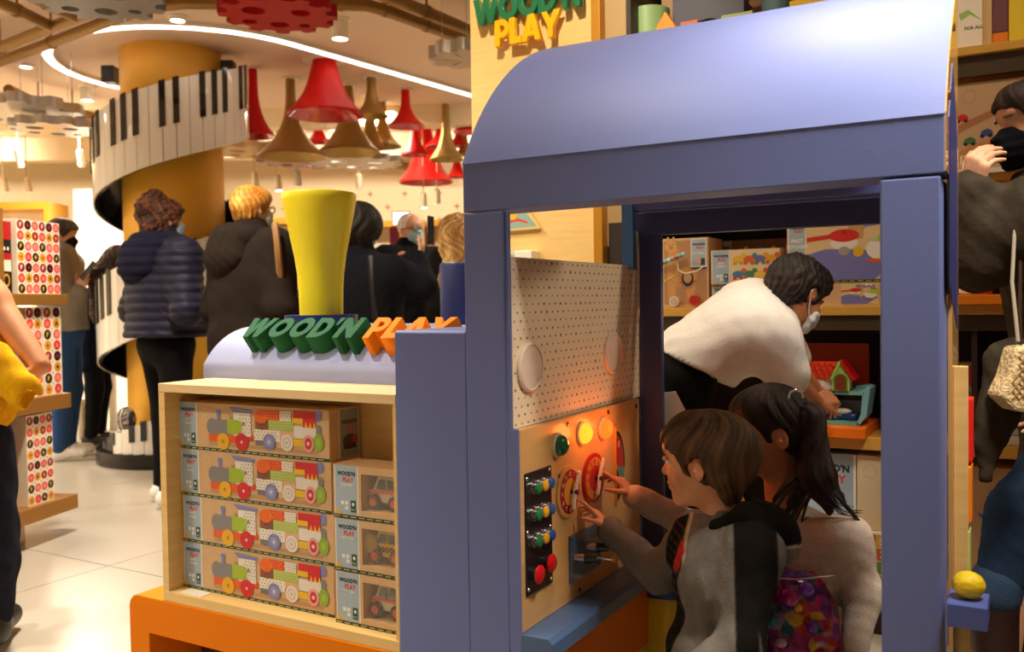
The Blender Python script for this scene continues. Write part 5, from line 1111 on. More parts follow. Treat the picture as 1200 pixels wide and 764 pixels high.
a=at(1163,50,1,3.05);b=at(1182,50,1,3.05); tag(MB().box(a[0],b[0]-.001,3.05,3.15,tb_,tb_+.04).build('brick_block',mat('#f28a10',.45,key='block'),None,.003),'orange brick under the plum block on the top board','block')
def ztop(x,y,Y): return max(.04,float(at(x,y,1,Y)[2])-tb_)
def cylblk(x0_,x1_,c_2,h_,lb,Y=3.15):
    h_=ztop((x0_+x1_)/2,h_,Y-.07)
    a=at(x0_,20,1,Y);b=at(x1_,20,1,Y); r=float(b[0]-a[0])/2; tag(MB().lathe(((a[0]+b[0])/2,Y,tb_),[(r,0),(r,h_)],32).build('cylinder_block',mat(c_2,.45,key='block'),None,.003),lb,'block')
cylblk(738,784,'#8fb47a',5,'sage green cylinder block above the cabin roof')
cylblk(893,927,'#5a7a86',-12,'slate blue cylinder block above the cabin roof')
a=at(764,46,1,3.06);b=at(832,46,1,3.06); ap=at(775,14,1,3.06)
def tri(xa,xm,xb,ym,c_2,lb,Y):
    a=at(xa,40,1,Y);b=at(xb,40,1,Y);c=at(xm,ym,1,Y); tag(MB().prism([(a[0],tb_),(b[0],tb_),(c[0],c[2])],1,Y,Y+.05).build('triangle_block',mat(c_2,.4,key='block'),None,.003),lb,'block')
tri(725,779,835,13,'#f58f12','orange triangle block leaning in front of the green cylinder',3.03)
a=at(788,0,1,3.2);b=at(872,0,1,3.2); R=float(b[0]-a[0])/2; cx_=float(a[0]+b[0])/2; ar=[(a[0],tb_),(cx_-R*.62,tb_)]+[(cx_+R*.62*math.cos(math.radians(q)),tb_+.18+R*.72*math.sin(math.radians(q))) for q in range(180,-1,-12)]+[(cx_+R*.62,tb_),(b[0],tb_),(b[0],tb_+.46),(a[0],tb_+.46)]
o=MB().prism(ar,1,3.2,3.27).build('arch_block',mat('#4a4a60',.45,key='block'),None,.003); tag(o,'dark slate arch block above the middle of the cabin roof','block')
tag(MB().lathe((cx_+.01,3.34,tb_),[(.11,0),(.11,.34)],32).build('cylinder_block',mat('#6a3a20',.5,key='block'),None),'brown cylinder seen through the slate arch block','block')
for xa,xb,c_2,h_,lb in ((797,818,'#c86a5a',24,'small coral brick block beside the orange triangle'),(845,882,'#9fb46a',15,'light green brick block under the slate arch'),(925,985,'#eac01e',-4,'yellow brick block at the far right above the cabin roof')):
    a=at(xa,20,1,3.1);b=at(xb,20,1,3.1); tag(MB().box(a[0],b[0],3.1,3.16,tb_,tb_+ztop((xa+xb)/2,h_,3.1)).build('brick_block',mat(c_2,.45,key='block'),None,.003),lb,'block')
tag(MB().box(-1.20,-1.06,3.25,3.45,tb_,tb_+.5).build('wood_block',mat('#b08a5a',.5,key='block'),None,.003),'tan block behind the green cylinder','block')
# orange liner board, red pot, red toy
t=thing('orange_shelf_liner','orange liner board edge on the middle shelf right of the cabin','board',(-.1,3.0,1.053)); MB().box(-.30,.35,2.97,3.3,1.0525,1.082).build('board',mat('#f0850f',.4,key='orange_board'),t,.002)
c=at(1150,347,1,3.05); o=MB().lathe((c[0],3.05,1.083),[(.03,0),(.034,.04),(.034,.05),(.028,.05),(.026,.01)],28,caps=False).build('red_toy_pot',mat('#d8201a',.3,coat=.4,key='red_pot'),None); tag(o,'red toy pot on the orange shelf liner','toy pot')
c=at(1133,347,1,3.05); tag(MB().box(c[0]-.02,c[0]+.018,3.02,3.08,1.083,1.12).build('white_toy_cup',WHITE,None,.006),'small white toy cup left of the red pot','toy cup')
t=thing('red_roof_toy','grey and red toy with a round dial beside the colour blocks','toy',(-.15,3.1,.64)); a=at(1118,425,1,3.08);b=at(1144,425,1,3.08); zt=float(a[2])
MB().box(a[0],b[0],3.08,3.16,.673,zt-.065).build('toy_body',mat('#b9a8a0',.4,key='toy_grey'),t,.003); MB().box(a[0]-.004,b[0]+.002,3.07,3.17,zt-.065,zt-.01).build('toy_roof',mat('#c81420',.35,key='toy_red'),t,.004); MB().box(a[0]-.004,b[0],3.08,3.16,zt-.01,zt).build('toy_trim',PLY,t)
MB().lathe(((a[0]+b[0])/2,3.08,zt-.10),[(.018,0),(.018,.006),(.012,.007),(0,.005)],20,axis=(0,-1,0)).build('dial',CHROME,t)
MB().box(a[0],b[0],3.08,3.16,.639,.673).build('toy_foot',mat('#b9a8a0',.4,key='toy_grey'),t,.003)
t,o,w_,h_=pbox('piano_toy_box','box with a toy piano and blue bench picture at the lower right',1121,1235,545,.2065,Y=3.03,col='#c9a072',zt=.565); pr=Print(); pr.rect(0,0,w_,h_,'#c79f70',0); green_tape(pr,0,w_,0,h_=.006)
pr.poly([(.055,.22),(.10,.21),(.10,.195),(.065,.205)],'#5a6aa8',1); pr.poly([(.07,.215),(.085,.21),(.095,.27),(.14,.30),(.14,.31),(.09,.29)],'#6a78b4',1); pr.rect(.085,.19,.30,.215,'#a9bf4e',2); pr.poly([(.10,.215),(.30,.205),(.30,.235),(.12,.235)],'#e8d8c0',1); pr.poly([(.115,.19),(.14,.19),(.145,.12),(.165,.09),(.15,.08),(.13,.10),(.10,.075),(.09,.085),(.115,.12)],'#5a6aa8',2)
pr.poly([(.12,.305),(.30,.30),(.30,.322),(.17,.322)],'#c81a24',2); pr.rect(.15,.24,.30,.30,'#e6ddd0',1)
for i in range(6): pr.rect(.155+i*.022,.232,.165+i*.022,.255,'#15100e',3)
for z in (.10,.07,.19,.21): pr.ell(.014,z,.008,.006,'#15100e',3)
pr.build('printed_front',o,(1,0,0),UP,t)
for i,(z,c_2,lb) in enumerate(((.639,'#d9c4a8','bottom book of the small pile right of the coat'),(.668,'#a8b0a0','middle book of the small pile right of the coat'),(.690,'#8a4a3a','top book of the small pile right of the coat'))):
    o=MB().box(-.085+i*.012,.16,3.0,3.2,z,z+(.028,.021,.016)[i]).build('book',mat(c_2,.5,key='book'),None,.002); tag(o,lb,'book')
# yellow stool leg and white paper left of the boys
t=thing('yellow_stool','yellow plastic stool behind the cabin wall, partly hidden by the boys','stool',(-.80,2.12,0)) 
a=P(762,720,2.3)
MB().lathe((a[0]+.02,a[1]+.1,0),[(.11,0),(.09,.30),(.085,.32)],28).build('stool_body',mat('#e8cf1c',.4,key='yellow_plastic'),t); MB().lathe((a[0]+.02,a[1]+.1,.32),[(.10,0),(.10,.02),(.095,.026)],28).build('seat',mat('#1f3c86',.4,key='blue_plastic'),t)
rr=random.Random(12)
for k_,(z,hmax,nm) in enumerate(((1.8155,.30,'top board'),(1.4375,.26,'upper board'),(1.0525,.26,'middle board'),(.639,.24,'lower board'),(.206,.30,'bottom board'))):
    x=.42 if k_ else .30; i=0
    while x<1.45:
        w_=rr.uniform(.16,.28); h_=rr.uniform(.14,hmax); cn,ch=rr.choice((('kraft','#d9b384'),('cream','#ead9b4'),('grey blue','#a3b4bf'),('orange','#e0803a'),('green','#8fae6a')))
        t=thing('toy_box',cn+' toy box on the '+nm+' right of the woman, number '+('one','two','three','four','five','six')[i]+' along','box',(x+w_/2,3.1,z)); MB().box(x,x+w_,3.04,3.2,z,z+h_).build('carton_body',mat(ch,.5,0,.03,10,key='carton'),t,.001)
        pr=Print(); label_band(pr,.004,.06,.006,h_-.004,(),.004); green_tape(pr,0,w_,0,h_=.006); animals(pr,.07,.02,w_-.01,h_-.02); pr.build('printed_front',(x,3.04,z),(1,0,0),UP,t); x+=w_+rr.uniform(.01,.06); i+=1
# ================================================================ PEOPLE
def setJ(J,**k):
    for a,b in k.items(): J[a]=V3(b)
    return J
# ---------- boy in the grey hoodie (near)
hC=P(822,541,1.80); f=unit(face_dir(154)*1.0-UP*.06)
J=skel((-.50,1.765),.86,168); HB=.200
tr=unit(np.array([0,0,1.])); 
J=setJ(J,head=hC,neck=P(852,594,1.80),chest=P(846,676,1.80),waist=P(838,762,1.80),pel=P(846,820,1.82))
J['shL']=P(884,645,1.715);J['shR']=P(818,630,1.875)
tip=at(688,588,0,-.872); J['wrR']=P(716,622,2.03); J['elR']=P(772,672,1.95)
J['elL']=P(868,752,1.66); J['wrL']=P(800,800,1.64)
for n,s_ in (('L',1),('R',-1)):
    J['hip'+n]=J['pel']+J['l']*.045*s_-UP*.02; J['kn'+n]=np.array([J['pel'][0]+J['f'][0]*.02,J['pel'][1],0])+J['l']*.055*s_+UP*.22; J['an'+n]=np.array([J['pel'][0],J['pel'][1],.045])+J['l']*.065*s_
t=figure('little boy in a grey hoodie with black panels touching the toy dashboard',J); t['skin_hex']='#d9976c'
s=S(); g,A=head(s,hC,f,unit(UP+f*.02),HB,J['neck']-UP*.02,.036,child=True); torso_skin(s,J); legs_skin(s,J)
for n in 'LR': arm_skin(s,J,n)
dr=unit(tip-J['wrR']); hand(s,J['wrR']+dr*.004,dr,unit(AW*.0-UP*.55+RC*-.3+np.array([-.2,0,0])),.108,1,curl=(6,26,38,46))
dl=unit(J['wrL']-J['elL']); hand(s,J['wrL']+dl*.004,dl,J['l']*-1,.105,-1)
s.build('body',SKIN,t,vox=.0028,col=paint_head(g,A,HB,'#d9976c',lip='#b8524a',blush='#d8744e',brow='#7a5436'))
eyes(g,A,HB,t)
HC='#3f2713';HH='#60401f'
s=S(); s.ell(g(-.07,0,.135),[HB*.435,HB*.365,HB*.385],A,.01); s.ell(g(.13,0,.25),[HB*.24,HB*.30,HB*.22],A,HB*.1); s.ell(g(-.22,0,-.10),[HB*.22,HB*.27,HB*.28],A,HB*.12); s.ell(g(-.25,0,-.30),[HB*.12,HB*.19,HB*.16],A,HB*.08); s.ell(g(-.24,0,.10),[HB*.36,HB*.36,HB*.34],A,HB*.1)
for y in (1,-1): s.ell(g(-.02,.30*y,.06),[HB*.13,HB*.07,HB*.16],A,HB*.06)
s.ell(g(.33,0,-.06),[HB*.26,HB*.42,HB*.27],A,HB*.03,'s'); s.ell(g(.02,0,-.42),[HB*.24,HB*.45,HB*.32],A,HB*.05,'s')
for y in (1,-1): s.ell(g(-.02,.37*y,-.05),[HB*.10,HB*.12,HB*.14],A,HB*.03,'s')
s.build('hair',HAIR,t,vox=.0032,col=haircol(g,A,HB,HC,HH,3,20),disp=hairfn(g,A,HB,.0038,20,3))
mb=MB(); rr=random.Random(5)
for i in range(0):                                   # loose strands
    a0=rr.uniform(-2.9,2.9); z0_=rr.uniform(.1,.42); pts=[]
    for k in range(5):
        z_=z0_-k*.075; rad=.385*math.sqrt(max(.05,1-((z_-.13)/.42)**2))+.012+.006*k; aa=a0+.05*k; pts.append(g(-.07+rad*1.12*math.cos(aa),rad*math.sin(aa)*.95,z_))
    q=(pts[-1]-g(0,0,0))@A.T/HB
    if q[0]>.12 and q[2]<.12: continue
    mb.tube(pts,[.0006,.0012,.0011,.0008,.0002],4)
# hoodie
s=S(); coat(s,J,.010,hem=.27,collar=False,wide=1.02,bulk=1.32,sleeve=1.08); s.cone(J['neck']-UP*.045,J['neck']-UP*.012,.052,.046,.02); s.cone(J['neck']-UP*.03-f*.0,J['neck']+UP*.06-f*.0,.034,.04,.004,op='s')
pel_=J['pel'][0:2]
nk=J['neck']; lx=J['l']
def hoodcol(p):
    c=np.tile(cc('#6f6a62'),(len(p),1)); q=p-J['chest']; yl=q@lx; xf=q@J['f']; z=q[:,2]
    def put(mk,col_):
        c[mk]=cc(col_)
    def bl(d,col_):
        w_=np.clip(d/.0035+.5,0,1)[:,None]; c[:]=c*(1-w_)+cc(col_)*w_
    bl(np.minimum(-.052+.02*np.clip(z/.1,-1,1)-xf,xf+.100),'#16130f')
    bl(np.minimum(np.minimum(yl-.03,-.020-xf),xf+.062),'#16130f')
    ed=.062+.012*np.sin(z*30); bl(np.minimum(xf-ed,.055-np.abs(yl)),'#17130f')
    bl(np.minimum(.0030-np.abs(xf-ed),.06-np.abs(yl)),'#b9ad92')
    bl(np.minimum(np.minimum(xf-.072,.028-np.abs(z-.05)),np.minimum(yl-.012,.05-yl)),'#a81a1a')
    r1=10+0*np.sqrt(((z+.055)/.034)**2+((xf-.080)/.020)**2); bl(np.minimum(.0032-np.abs(r1-1)*.022,yl),'#b9ad92')
    for q_ in range(-3,5): bl(np.minimum(.0008-np.abs(z-.02*q_-.6*(xf-.06)),np.minimum(xf-ed-.003,.05-np.abs(yl))),'#5a554a')
    return c
s.build('hoodie',FAB,t,vox=.0038,col=hoodcol,disp=lambda p,n:nz(p,38,11)*.0028+nz(p,90,12)*.0008)
s=S(); hb=nk-J['f']*.045-UP*.015
Ah=np.array([J['f'],lx,UP])
s.ell(hb-J['f']*.012-UP*.012,[.060,.088,.040],Ah,.02); s.ell(hb-J['f']*.055+lx*.01-UP*.045,[.042,.066,.05],Ah,.03); s.cone(nk+lx*.045+J['f']*.02-UP*.028,nk+lx*.05-J['f']*.03,.016,.024,.02); s.cone(nk-lx*.045+J['f']*.02-UP*.028,nk-lx*.05-J['f']*.03,.016,.024,.02)
s.ell(nk-UP*.0+J['f']*.004+UP*.012,[.050,.052,.05],Ah,.012,'s')
def hc2(p):
    q=p-hb; c=np.tile(cc('#17130f'),(len(p),1)); v=q@J['f']; lowm=(q[:,2]<-.040-.12*np.clip(-v-.03,0,1)); c[lowm]=cc('#6f6a62'); e=np.abs(q[:,2]+.038+.12*np.clip(-v-.03,0,1))<.003; c[e]=cc('#a59c88'); return c
s.build('hood',FAB,t,vox=.0034,col=hc2,disp=lambda p,n:nz(p,45,14)*.0025)
mb=MB(); 
for y_ in (1,): mb.tube([nk+lx*.045+J['f']*.025-UP*.02,nk+lx*.052+J['f']*.045-UP*.05,nk+lx*.052+J['f']*.058-UP*.10],.0028,6)
mb.build('drawstring',mat('#cfc6b0',.7,key='string'),t)
trousers(J,t,'#23242c',.004,.006,wide=1.0); shoes(J,t,'#3a4a7a',.004,'#e8e4dc')
# ---------- girl with the ponytail
hG=P(899,507,2.0); fG=unit(face_dir(183)-UP*.10); HG=.207
J=skel((-.44,2.05),.93,185); J=setJ(J,head=hG,neck=P(921,580,2.01),chest=P(935,660,2.02),waist=P(945,735,2.03),pel=P(950,790,2.04))
J['shL']=P(992,635,1.93);J['shR']=P(890,618,2.09); J['elL']=P(1012,698,1.93); J['wrL']=P(1002,756,1.90)
tipg=at(709,546,0,-.868); J['wrR']=P(745,582,2.11); J['elR']=P(812,618,2.17)
for n,s_ in (('L',1),('R',-1)):
    J['hip'+n]=J['pel']+J['l']*.045*s_-UP*.02; J['kn'+n]=np.array([J['pel'][0],J['pel'][1],.24])+J['l']*.055*s_; J['an'+n]=np.array([J['pel'][0],J['pel'][1],.045])+J['l']*.065*s_
t=figure('little girl with dark ponytail in a beige long sleeved shirt reaching for the toy clock',J); t['skin_hex']='#c08058'
s=S(); g,A=head(s,hG,fG,unit(UP),HG,J['neck']-UP*.02,.036,child=True); torso_skin(s,J); legs_skin(s,J)
for n in 'LR': arm_skin(s,J,n)
dr=unit(tipg-J['wrR']); hand(s,J['wrR'],dr,unit(-UP*.6+np.array([-.4,0,0])),.118,1,curl=(8,24,34,40)); dl=unit(J['wrL']-J['elL']); hand(s,J['wrL'],unit(dl+J['f']*.5),J['f'],.11,-1,curl=(35,38,42,45))
s.build('body',SKIN,t,vox=.003,col=paint_head(g,A,HG,'#c08058',brow='#2a1a10')); eyes(g,A,HG,t)
s=S(); s.ell(g(-.07,0,.14),[HG*.43,HG*.365,HG*.385],A,.01); s.ell(g(.10,0,.26),[HG*.26,HG*.31,HG*.20],A,HG*.1); s.ell(g(-.2,0,-.04),[HG*.26,HG*.29,HG*.27],A,HG*.12)
s.ell(g(.34,0,-.06),[HG*.27,HG*.42,HG*.30],A,HG*.03,'s'); s.ell(g(.05,0,-.40),[HG*.26,HG*.45,HG*.32],A,HG*.05,'s')
for y in (1,-1): s.ell(g(-.02,.37*y,-.05),[HG*.10,HG*.12,HG*.14],A,HG*.03,'s')
tie=P(948,492,1.96)
s.build('hair',HAIR,t,vox=.0034,col=haircol(g,A,HG,'#160d08','#38221a',5,16),disp=hairfn(g,A,HG,.0022,22,5))
s=S(); s.ell(tie,[.03,.03,.035],None,.01); s.cone(tie,P(958,560,1.93),.034,.036,.02); s.cone(P(958,560,1.93),P(972,600,1.92),.036,.010,.02); s.cone(P(948,545,1.93),P(922,600,1.92),.026,.006,.01); s.cone(P(965,560,1.94),P(992,590,1.92),.018,.005,.01)
s.build('ponytail',HAIR,t,vox=.0034,col=haircol(g,A,HG,'#160d08','#38221a',6,30),disp=hairfn(g,A,HG,.0030,34,6))
mb=MB(); rr=random.Random(2)
ends=[((935,560),(905,598),(912,602)),((940,570),(918,612),(930,625)),((950,570),(925,620),(932,628)),((965,560),(1000,600),(1012,600)),((968,565),(1002,606),(1008,608)),((960,575),(985,600),(1004,606)),((955,570),(940,610),(948,604)),((962,560),(980,590),(1000,594)),((930,555),(905,585),(903,596))]
for i,(a,b,c) in enumerate(ends):
    for j in range(4):
        o_=np.array([rr.uniform(-4,4) for _ in range(2)]); mb.tube([P(a[0]+o_[0]*1.5,a[1],1.92),P((a[0]+b[0])/2+o_[0]-2,(a[1]+b[1])/2,1.905),P(b[0]+o_[0]*.8,b[1]+o_[1]*.5,1.90),P(c[0]+o_[0]*.4,c[1]+o_[1]*.6,1.905)],[.004,.0028,.0016,.0002],5)
mb.build('hair_strands',mat('#1c110b',.45,key='dark_strand'),t,kind='stuff')
q=P(931,463,1.895); mb=MB(); mb.tube([P(924,467,1.893),P(926,460,1.892),P(932,457,1.891),P(939,460,1.892),P(941,466,1.894)],.0022,8); mb.build('hair_clip',mat('#e8e4dc',.2,.4,key='clip'),t)
s=S(); coat(s,J,.008,hem=float(J['pel'][2])-.03,collar=False,wide=1.02,bulk=1.02); s.cone(J['neck']-UP*.05,J['neck']-UP*.02,.046,.040,.02); s.cone(J['neck']-UP*.03,J['neck']+UP*.05,.03,.034,.004,op='s')
def gc(p):
    c=np.tile(cc('#c3b3a4'),(len(p),1)); rr=random.Random(3)
    for x,y,r,col_ in ((880,600,.012,'#a82040'),(900,595,.014,'#d8a020'),(908,604,.010,'#d8a020'),(893,606,.008,'#a82040'),(975,735,.006,'#c89a40'),(960,750,.006,'#c89a40')):
        q=P(x,y,1.93); d_=ray(x,y); d_=d_/np.linalg.norm(d_); v=p-CAM; dist=np.linalg.norm(v-np.outer(v@d_,d_),axis=1); c[(dist<r*(1+.35*np.sin(8*np.arctan2(*( (v@cu)-(q-CAM)@cu, (v@cr)-(q-CAM)@cr)))))]=cc(col_)
    return c
s.build('shirt',FAB,t,vox=.004,col='#c3b3a4',disp=lambda p,n:nz(p,42,21)*.0025+.0012*np.sin(p[:,2]*160)*(p[:,2]<.62)*0)
# printed flowers on the shirt front
def zc2(p): return None
trousers(J,t,'#3a2a4a',.004,.006); shoes(J,t,'#c85a8a',.004,'#e8e4dc')
# bag of toys hanging in front of the girl
bagJ=t
t=thing('toy_bag','clear bag packed with pink and purple toys hanging at the girl\'s side','bag',P(925,764,1.88))
s=S(); bc=P(925,722,1.90); s.ell(bc,[.095,.065,.12],np.array([RC,AW,UP]),.02); s.ell(bc-UP*.05,[.105,.07,.10],np.array([RC,AW,UP]),.03); s.plane(bc+UP*.094,UP)
def bagc(p):
    r=np.random.RandomState(9); n=160; cen=bc+np.array([RC*a+AW*b+UP*c for a,b,c in zip(r.uniform(-.1,.1,n),r.uniform(-.08,.0,n),r.uniform(-.14,.11,n))]); pal=[cc(x) for x in ('#b8186a','#8a2a9a','#5a2a8a','#c82a80','#d8452a','#2a6a6a','#e0b030','#a0142a','#c8a0b8','#701a5a','#c0287a')]
    d=np.stack([np.linalg.norm(p-c,axis=1) for c in cen]); k=d.argmin(0); return np.array(pal)[k%len(pal)]*(.62)
s.build('bag_body',vcmat('bag_plastic',.25,.5,30,.25,25),t,vox=.0035,col=bagc,disp=lambda p,n:nz(p,60,31)*.006)
mb=MB(); mb.tube([bc+UP*.094-RC*.085-AW*.03,bc+UP*.096-AW*.058,bc+UP*.094+RC*.085-AW*.03],.0022,6); mb.build('bag_rim',mat('#b888a0',.3,key='rim'),t)
for (x,y,r,c_2) in ((925,700,.020,'#b81a80'),(905,727,.014,'#2f8a7a'),(893,745,.013,'#5aa0b0'),(945,690,.016,'#7a3ac0'),(915,752,.015,'#d8a8c8'),(880,700,.013,'#c8442a'),(951,735,.014,'#6a2aa0'),(935,712,.010,'#e8b030')):
    a=P(x,y,1.90); dd=unit(a-CAM); k=a-dd*.070; MB().sphere(k,r,12,(1,1,.9)).build('toy_ball',mat(c_2,.25,coat=.4,key='toy_ball'),t)
# ---------- boy in the white polo
HW=.215; hW=P(934,345,2.62); fW=unit(face_dir(28)-UP*.55); uW=unit(UP+fW*.5)
J=skel((-.86,2.66),1.40,15); pelw=P(776,450,2.66)
J=setJ(J,head=hW,neck=P(888,368,2.62),chest=P(868,384,2.64),waist=P(822,420,2.66),pel=pelw)
J['shR']=P(905,402,2.53); J['shL']=P(905,372,2.80); J['elR']=P(926,444,2.52); hd_=P(992,460,2.80); J['wrR']=P(956,470,2.74); J['elL']=P(930,430,2.86); J['wrL']=P(955,455,2.90)
for n,s_ in (('L',1),('R',-1)):
    J['hip'+n]=pelw+J['l']*.075*s_-UP*.02; J['kn'+n]=np.array([pelw[0]+.04,pelw[1],.40])+J['l']*.085*s_; J['an'+n]=np.array([pelw[0]-.02,pelw[1],.07])+J['l']*.09*s_
t=figure('black haired boy in a white polo shirt and face mask bending over the toy house',J); t['skin_hex']='#b8754c'
s=S(); g,A=head(s,hW,fW,uW,HW,J['neck'],.045,child=True); torso_skin(s,J); legs_skin(s,J)
for n in 'LR': arm_skin(s,J,n)
hand(s,J['wrR'],unit(hd_-J['wrR']),unit(-UP*.6+AW),.15,-1,curl=(38,42,45,48)); hand(s,J['wrL'],unit(J['wrL']-J['elL']),-UP,.14,-1)
s.build('body',SKIN,t,vox=.0042,col=paint_head(g,A,HW,'#b8754c',brow='#1c120c')); eyes(g,A,HW,t)
s=S(); s.ell(g(-.07,0,.14),[HW*.44,HW*.37,HW*.39],A,.01); s.ell(g(.13,0,.27),[HW*.25,HW*.30,HW*.21],A,HW*.1); s.ell(g(-.22,0,-.06),[HW*.20,HW*.28,HW*.26],A,HW*.12)
s.ell(g(.345,0,-.07),[HW*.27,HW*.42,HW*.27],A,HW*.03,'s'); s.ell(g(.04,0,-.42),[HW*.26,HW*.45,HW*.32],A,HW*.05,'s')
for y in (1,-1): s.ell(g(-.02,.37*y,-.05),[HW*.10,HW*.12,HW*.14],A,HW*.03,'s')
s.build('hair',HAIR,t,vox=.0042,col=haircol(g,A,HW,'#120c08','#3a281a',7,40),disp=lambda p,n,F_=hairfn(g,A,HW,.003,44,7):F_(p)+np.abs(nz(p,70,8))*.004)
mask_part(g,A,HW,t,'#efece6',vox=.004)
s=S(); up=unit(J['neck']-J['pel']); l=J['l']; fr=unit(np.cross(l,up)); AA=np.array([fr,l,up])
s.cone(J['shL'],J['shR'],.078,.078,.05); s.ell(J['chest'],[.115,.165,.16],AA,.06); s.ell(J['waist'],[.115,.15,.16],AA,.06); s.ell(P(800,440,2.66),[.118,.145,.12],AA,.06); s.cone(J['neck']-up*.03,J['neck']+up*.02,.07,.058,.03)
s.cone(J['shR'],J['shR']*.12+J['elR']*.88,.068,.066,.04); s.cone(J['shL'],J['shL']*.2+J['elL']*.8,.066,.064,.04)
s.plane(P(800,425,2.66),-(RC*43+UP*82)); s.build('polo_shirt',vcmat('white_cotton',.75,.3,90,.03,30),t,vox=.006,col='#e9e2d6',disp=lambda p,n:nz(p,16,41)*.005+nz(p,34,42)*.0025)
s=S(); s.cone(J['neck']-up*.0,J['neck']+up*.035,.066,.056,.01); s.cone(J['neck']-up*.05,J['neck']+up*.09,.050,.046,.004,op='s'); s.build('collar',FAB,t,vox=.004,col='#efe8dc')
s=S(); s.ell(P(790,448,2.67),[.125,.15,.135],AA,.05)
for n in 'LR': s.cone(J['hip'+n],J['kn'+n],.092,.07,.05); s.cone(J['kn'+n],J['an'+n]+UP*.02,.07,.055,.03)
s.build('trousers',FAB,t,vox=.007,col='#15120f',disp=lambda p,n:nz(p,20,43)*.005); shoes(J,t,'#151515',.006)
tag(MB(lambda a,b,z:P(790,480,2.45)+RC*a+AW*b+UP*z).prism([(-.035,.045),(.005,.05),(.03,.0),(.045,-.09),(.0,-.06),(-.035,-.05)],1,0,.004).build('paper_bag_corner',WHITE,None),'white paper corner left of the near boy at the rear post','paper')
# ---------- woman at the right edge
HWm=.225; hw_=P(1216,148,2.12); fw_=unit(face_dir(176)-UP*.12); 
J=skel((.10,2.35),1.62,178); b=hw_.copy()
base=np.array([hw_[0]+.03,hw_[1]+.02]); J=skel(base,1.62,178)
J=setJ(J,head=hw_,neck=hw_+RC*.05-UP*.18)
J['wrL']=P(1139,232,2.04); J['elL']=P(1152,298,2.06); J['shL']=P(1215,262,2.0); J['shR']=P(1222,258,2.28)
J['elR']=P(1230,380,2.25); J['wrR']=P(1222,440,2.15)
kn=P(1185,600,2.15)
J['knL']=P(1196,600,2.12); J['anL']=P(1176,735,2.15); J['anL'][2]=max(.09,J['anL'][2]); 
an=J['anL'].copy()
t=figure('woman in an olive brown coat and black face mask at the right edge',J); t['skin_hex']='#d9a27c'
J['anL']=np.array([J['knL'][0]-.05,J['knL'][1]+.02,.09])
for k_ in ('pel','waist','chest'): J[k_]=J[k_]+RC*(.10 if k_!='chest' else .05)
for n,s_ in (('L',1),('R',-1)): J['hip'+n]=J['pel']+J['l']*.085*s_-UP*.03
J['knR']=J['hipR']*.5+np.array([J['hipR'][0],J['hipR'][1],.1])*.5; J['knR'][2]=.48; J['anR']=np.array([J['knR'][0]+.03,J['knR'][1],.09])
s=S(); g,A=head(s,hw_,fw_,unit(UP+fw_*.12),HWm,J['neck'],.05); torso_skin(s,J); legs_skin(s,J)
for n in 'LR': arm_skin(s,J,n)
hand(s,J['wrL'],unit(P(1146,188,2.02)-J['wrL']),unit(RC*.9+AW*.3),.175,1,curl=(52,56,58,60),thumb=.9); hand(s,J['wrR'],-UP,J['f'],.17,-1)
s.build('body',SKIN,t,vox=.0042,col=paint_head(g,A,HWm,'#d9a27c',blush='#d8805a',brow='#2a1c14'))
s=S(); s.ell(g(-.07,0,.14),[HWm*.44,HWm*.37,HWm*.38],A,.01); s.ell(g(.12,0,.28),[HWm*.27,HWm*.31,HWm*.19],A,HWm*.1); s.cone(g(-.2,0,0),g(-.30,0,-.4),HWm*.25,HWm*.18,HWm*.12)
for y in (1,-1): s.cone(g(.16,.26*y,.20),g(-.1,.34*y,-.1),HWm*.09,HWm*.08,HWm*.05)
s.ell(g(.36,0,-.07),[HWm*.27,HWm*.36,HWm*.30],A,HWm*.03,'s'); s.ell(g(.10,0,-.42),[HWm*.26,HWm*.45,HWm*.28],A,HWm*.05,'s')
s.build('hair',HAIR,t,vox=.0045,col=haircol(g,A,HWm,'#1c110b','#4a3020',9,20),disp=hairfn(g,A,HWm,.003,26,9))
mask_part(g,A,HWm,t,'#15171c',strap='#15171c',vox=.004)
s=S(); coat(s,J,.020,hem=None,hood=False,sleeve=1.12,bulk=1.0); s.cone(J['pel']-UP*.0,J['pel']-UP*.30,.19,.20,.05,flat=(J['f'],.75)); s.cone(J['neck']-UP*.07,J['neck']-UP*.01,.095,.085,.04)
s.cone(P(1142,246,2.04),P(1152,296,2.06),.050,.060,.02)
s.cone(P(1190,430,1.98),P(1158,520,1.97),.07,.035,.05,flat=(AW,.5)); s.cone(P(1158,520,1.97),P(1155,560,1.97),.03,.012,.03,flat=(AW,.5))
s.build('coat',vcmat('coat_cotton',.75,.4,60,.12,30,spec=.2),t,vox=.008,col='#33291b',disp=lambda p,n:nz(p,18,51)*.006+nz(p,40,52)*.003)
s=S(); s.ell(J['pel'],[.15,.15,.13],None,.05)
for n in 'LR': s.cone(J['hip'+n],J['kn'+n],.095,.068,.05); 
s.cone(J['knR'],J['anR']+UP*.12,.075,.055,.03); s.cone(J['knL'],P(1168,690,2.12),.072,.052,.03)
s.build('jeans',FAB,t,vox=.006,col='#223248',disp=lambda p,n:nz(p,25,53)*.003)
s=S(); s.cone(P(1169,682,2.12),P(1166,694,2.12),.058,.058,.01); s.build('jeans_cuff',FAB,t,vox=.005,col='#2f4258')
s=S(); a=P(1166,690,2.12); an=np.array([a[0]-.0,a[1],.04]); s.cone(a-UP*.0,an+UP*.04,.052,.048,.02); s.cone(an,an+J['f']*.13,.045,.035,.03); s.plane([0,0,.002],[0,0,-1]); s.build('boot',LEATH,t,vox=.006,col='#2a1210')
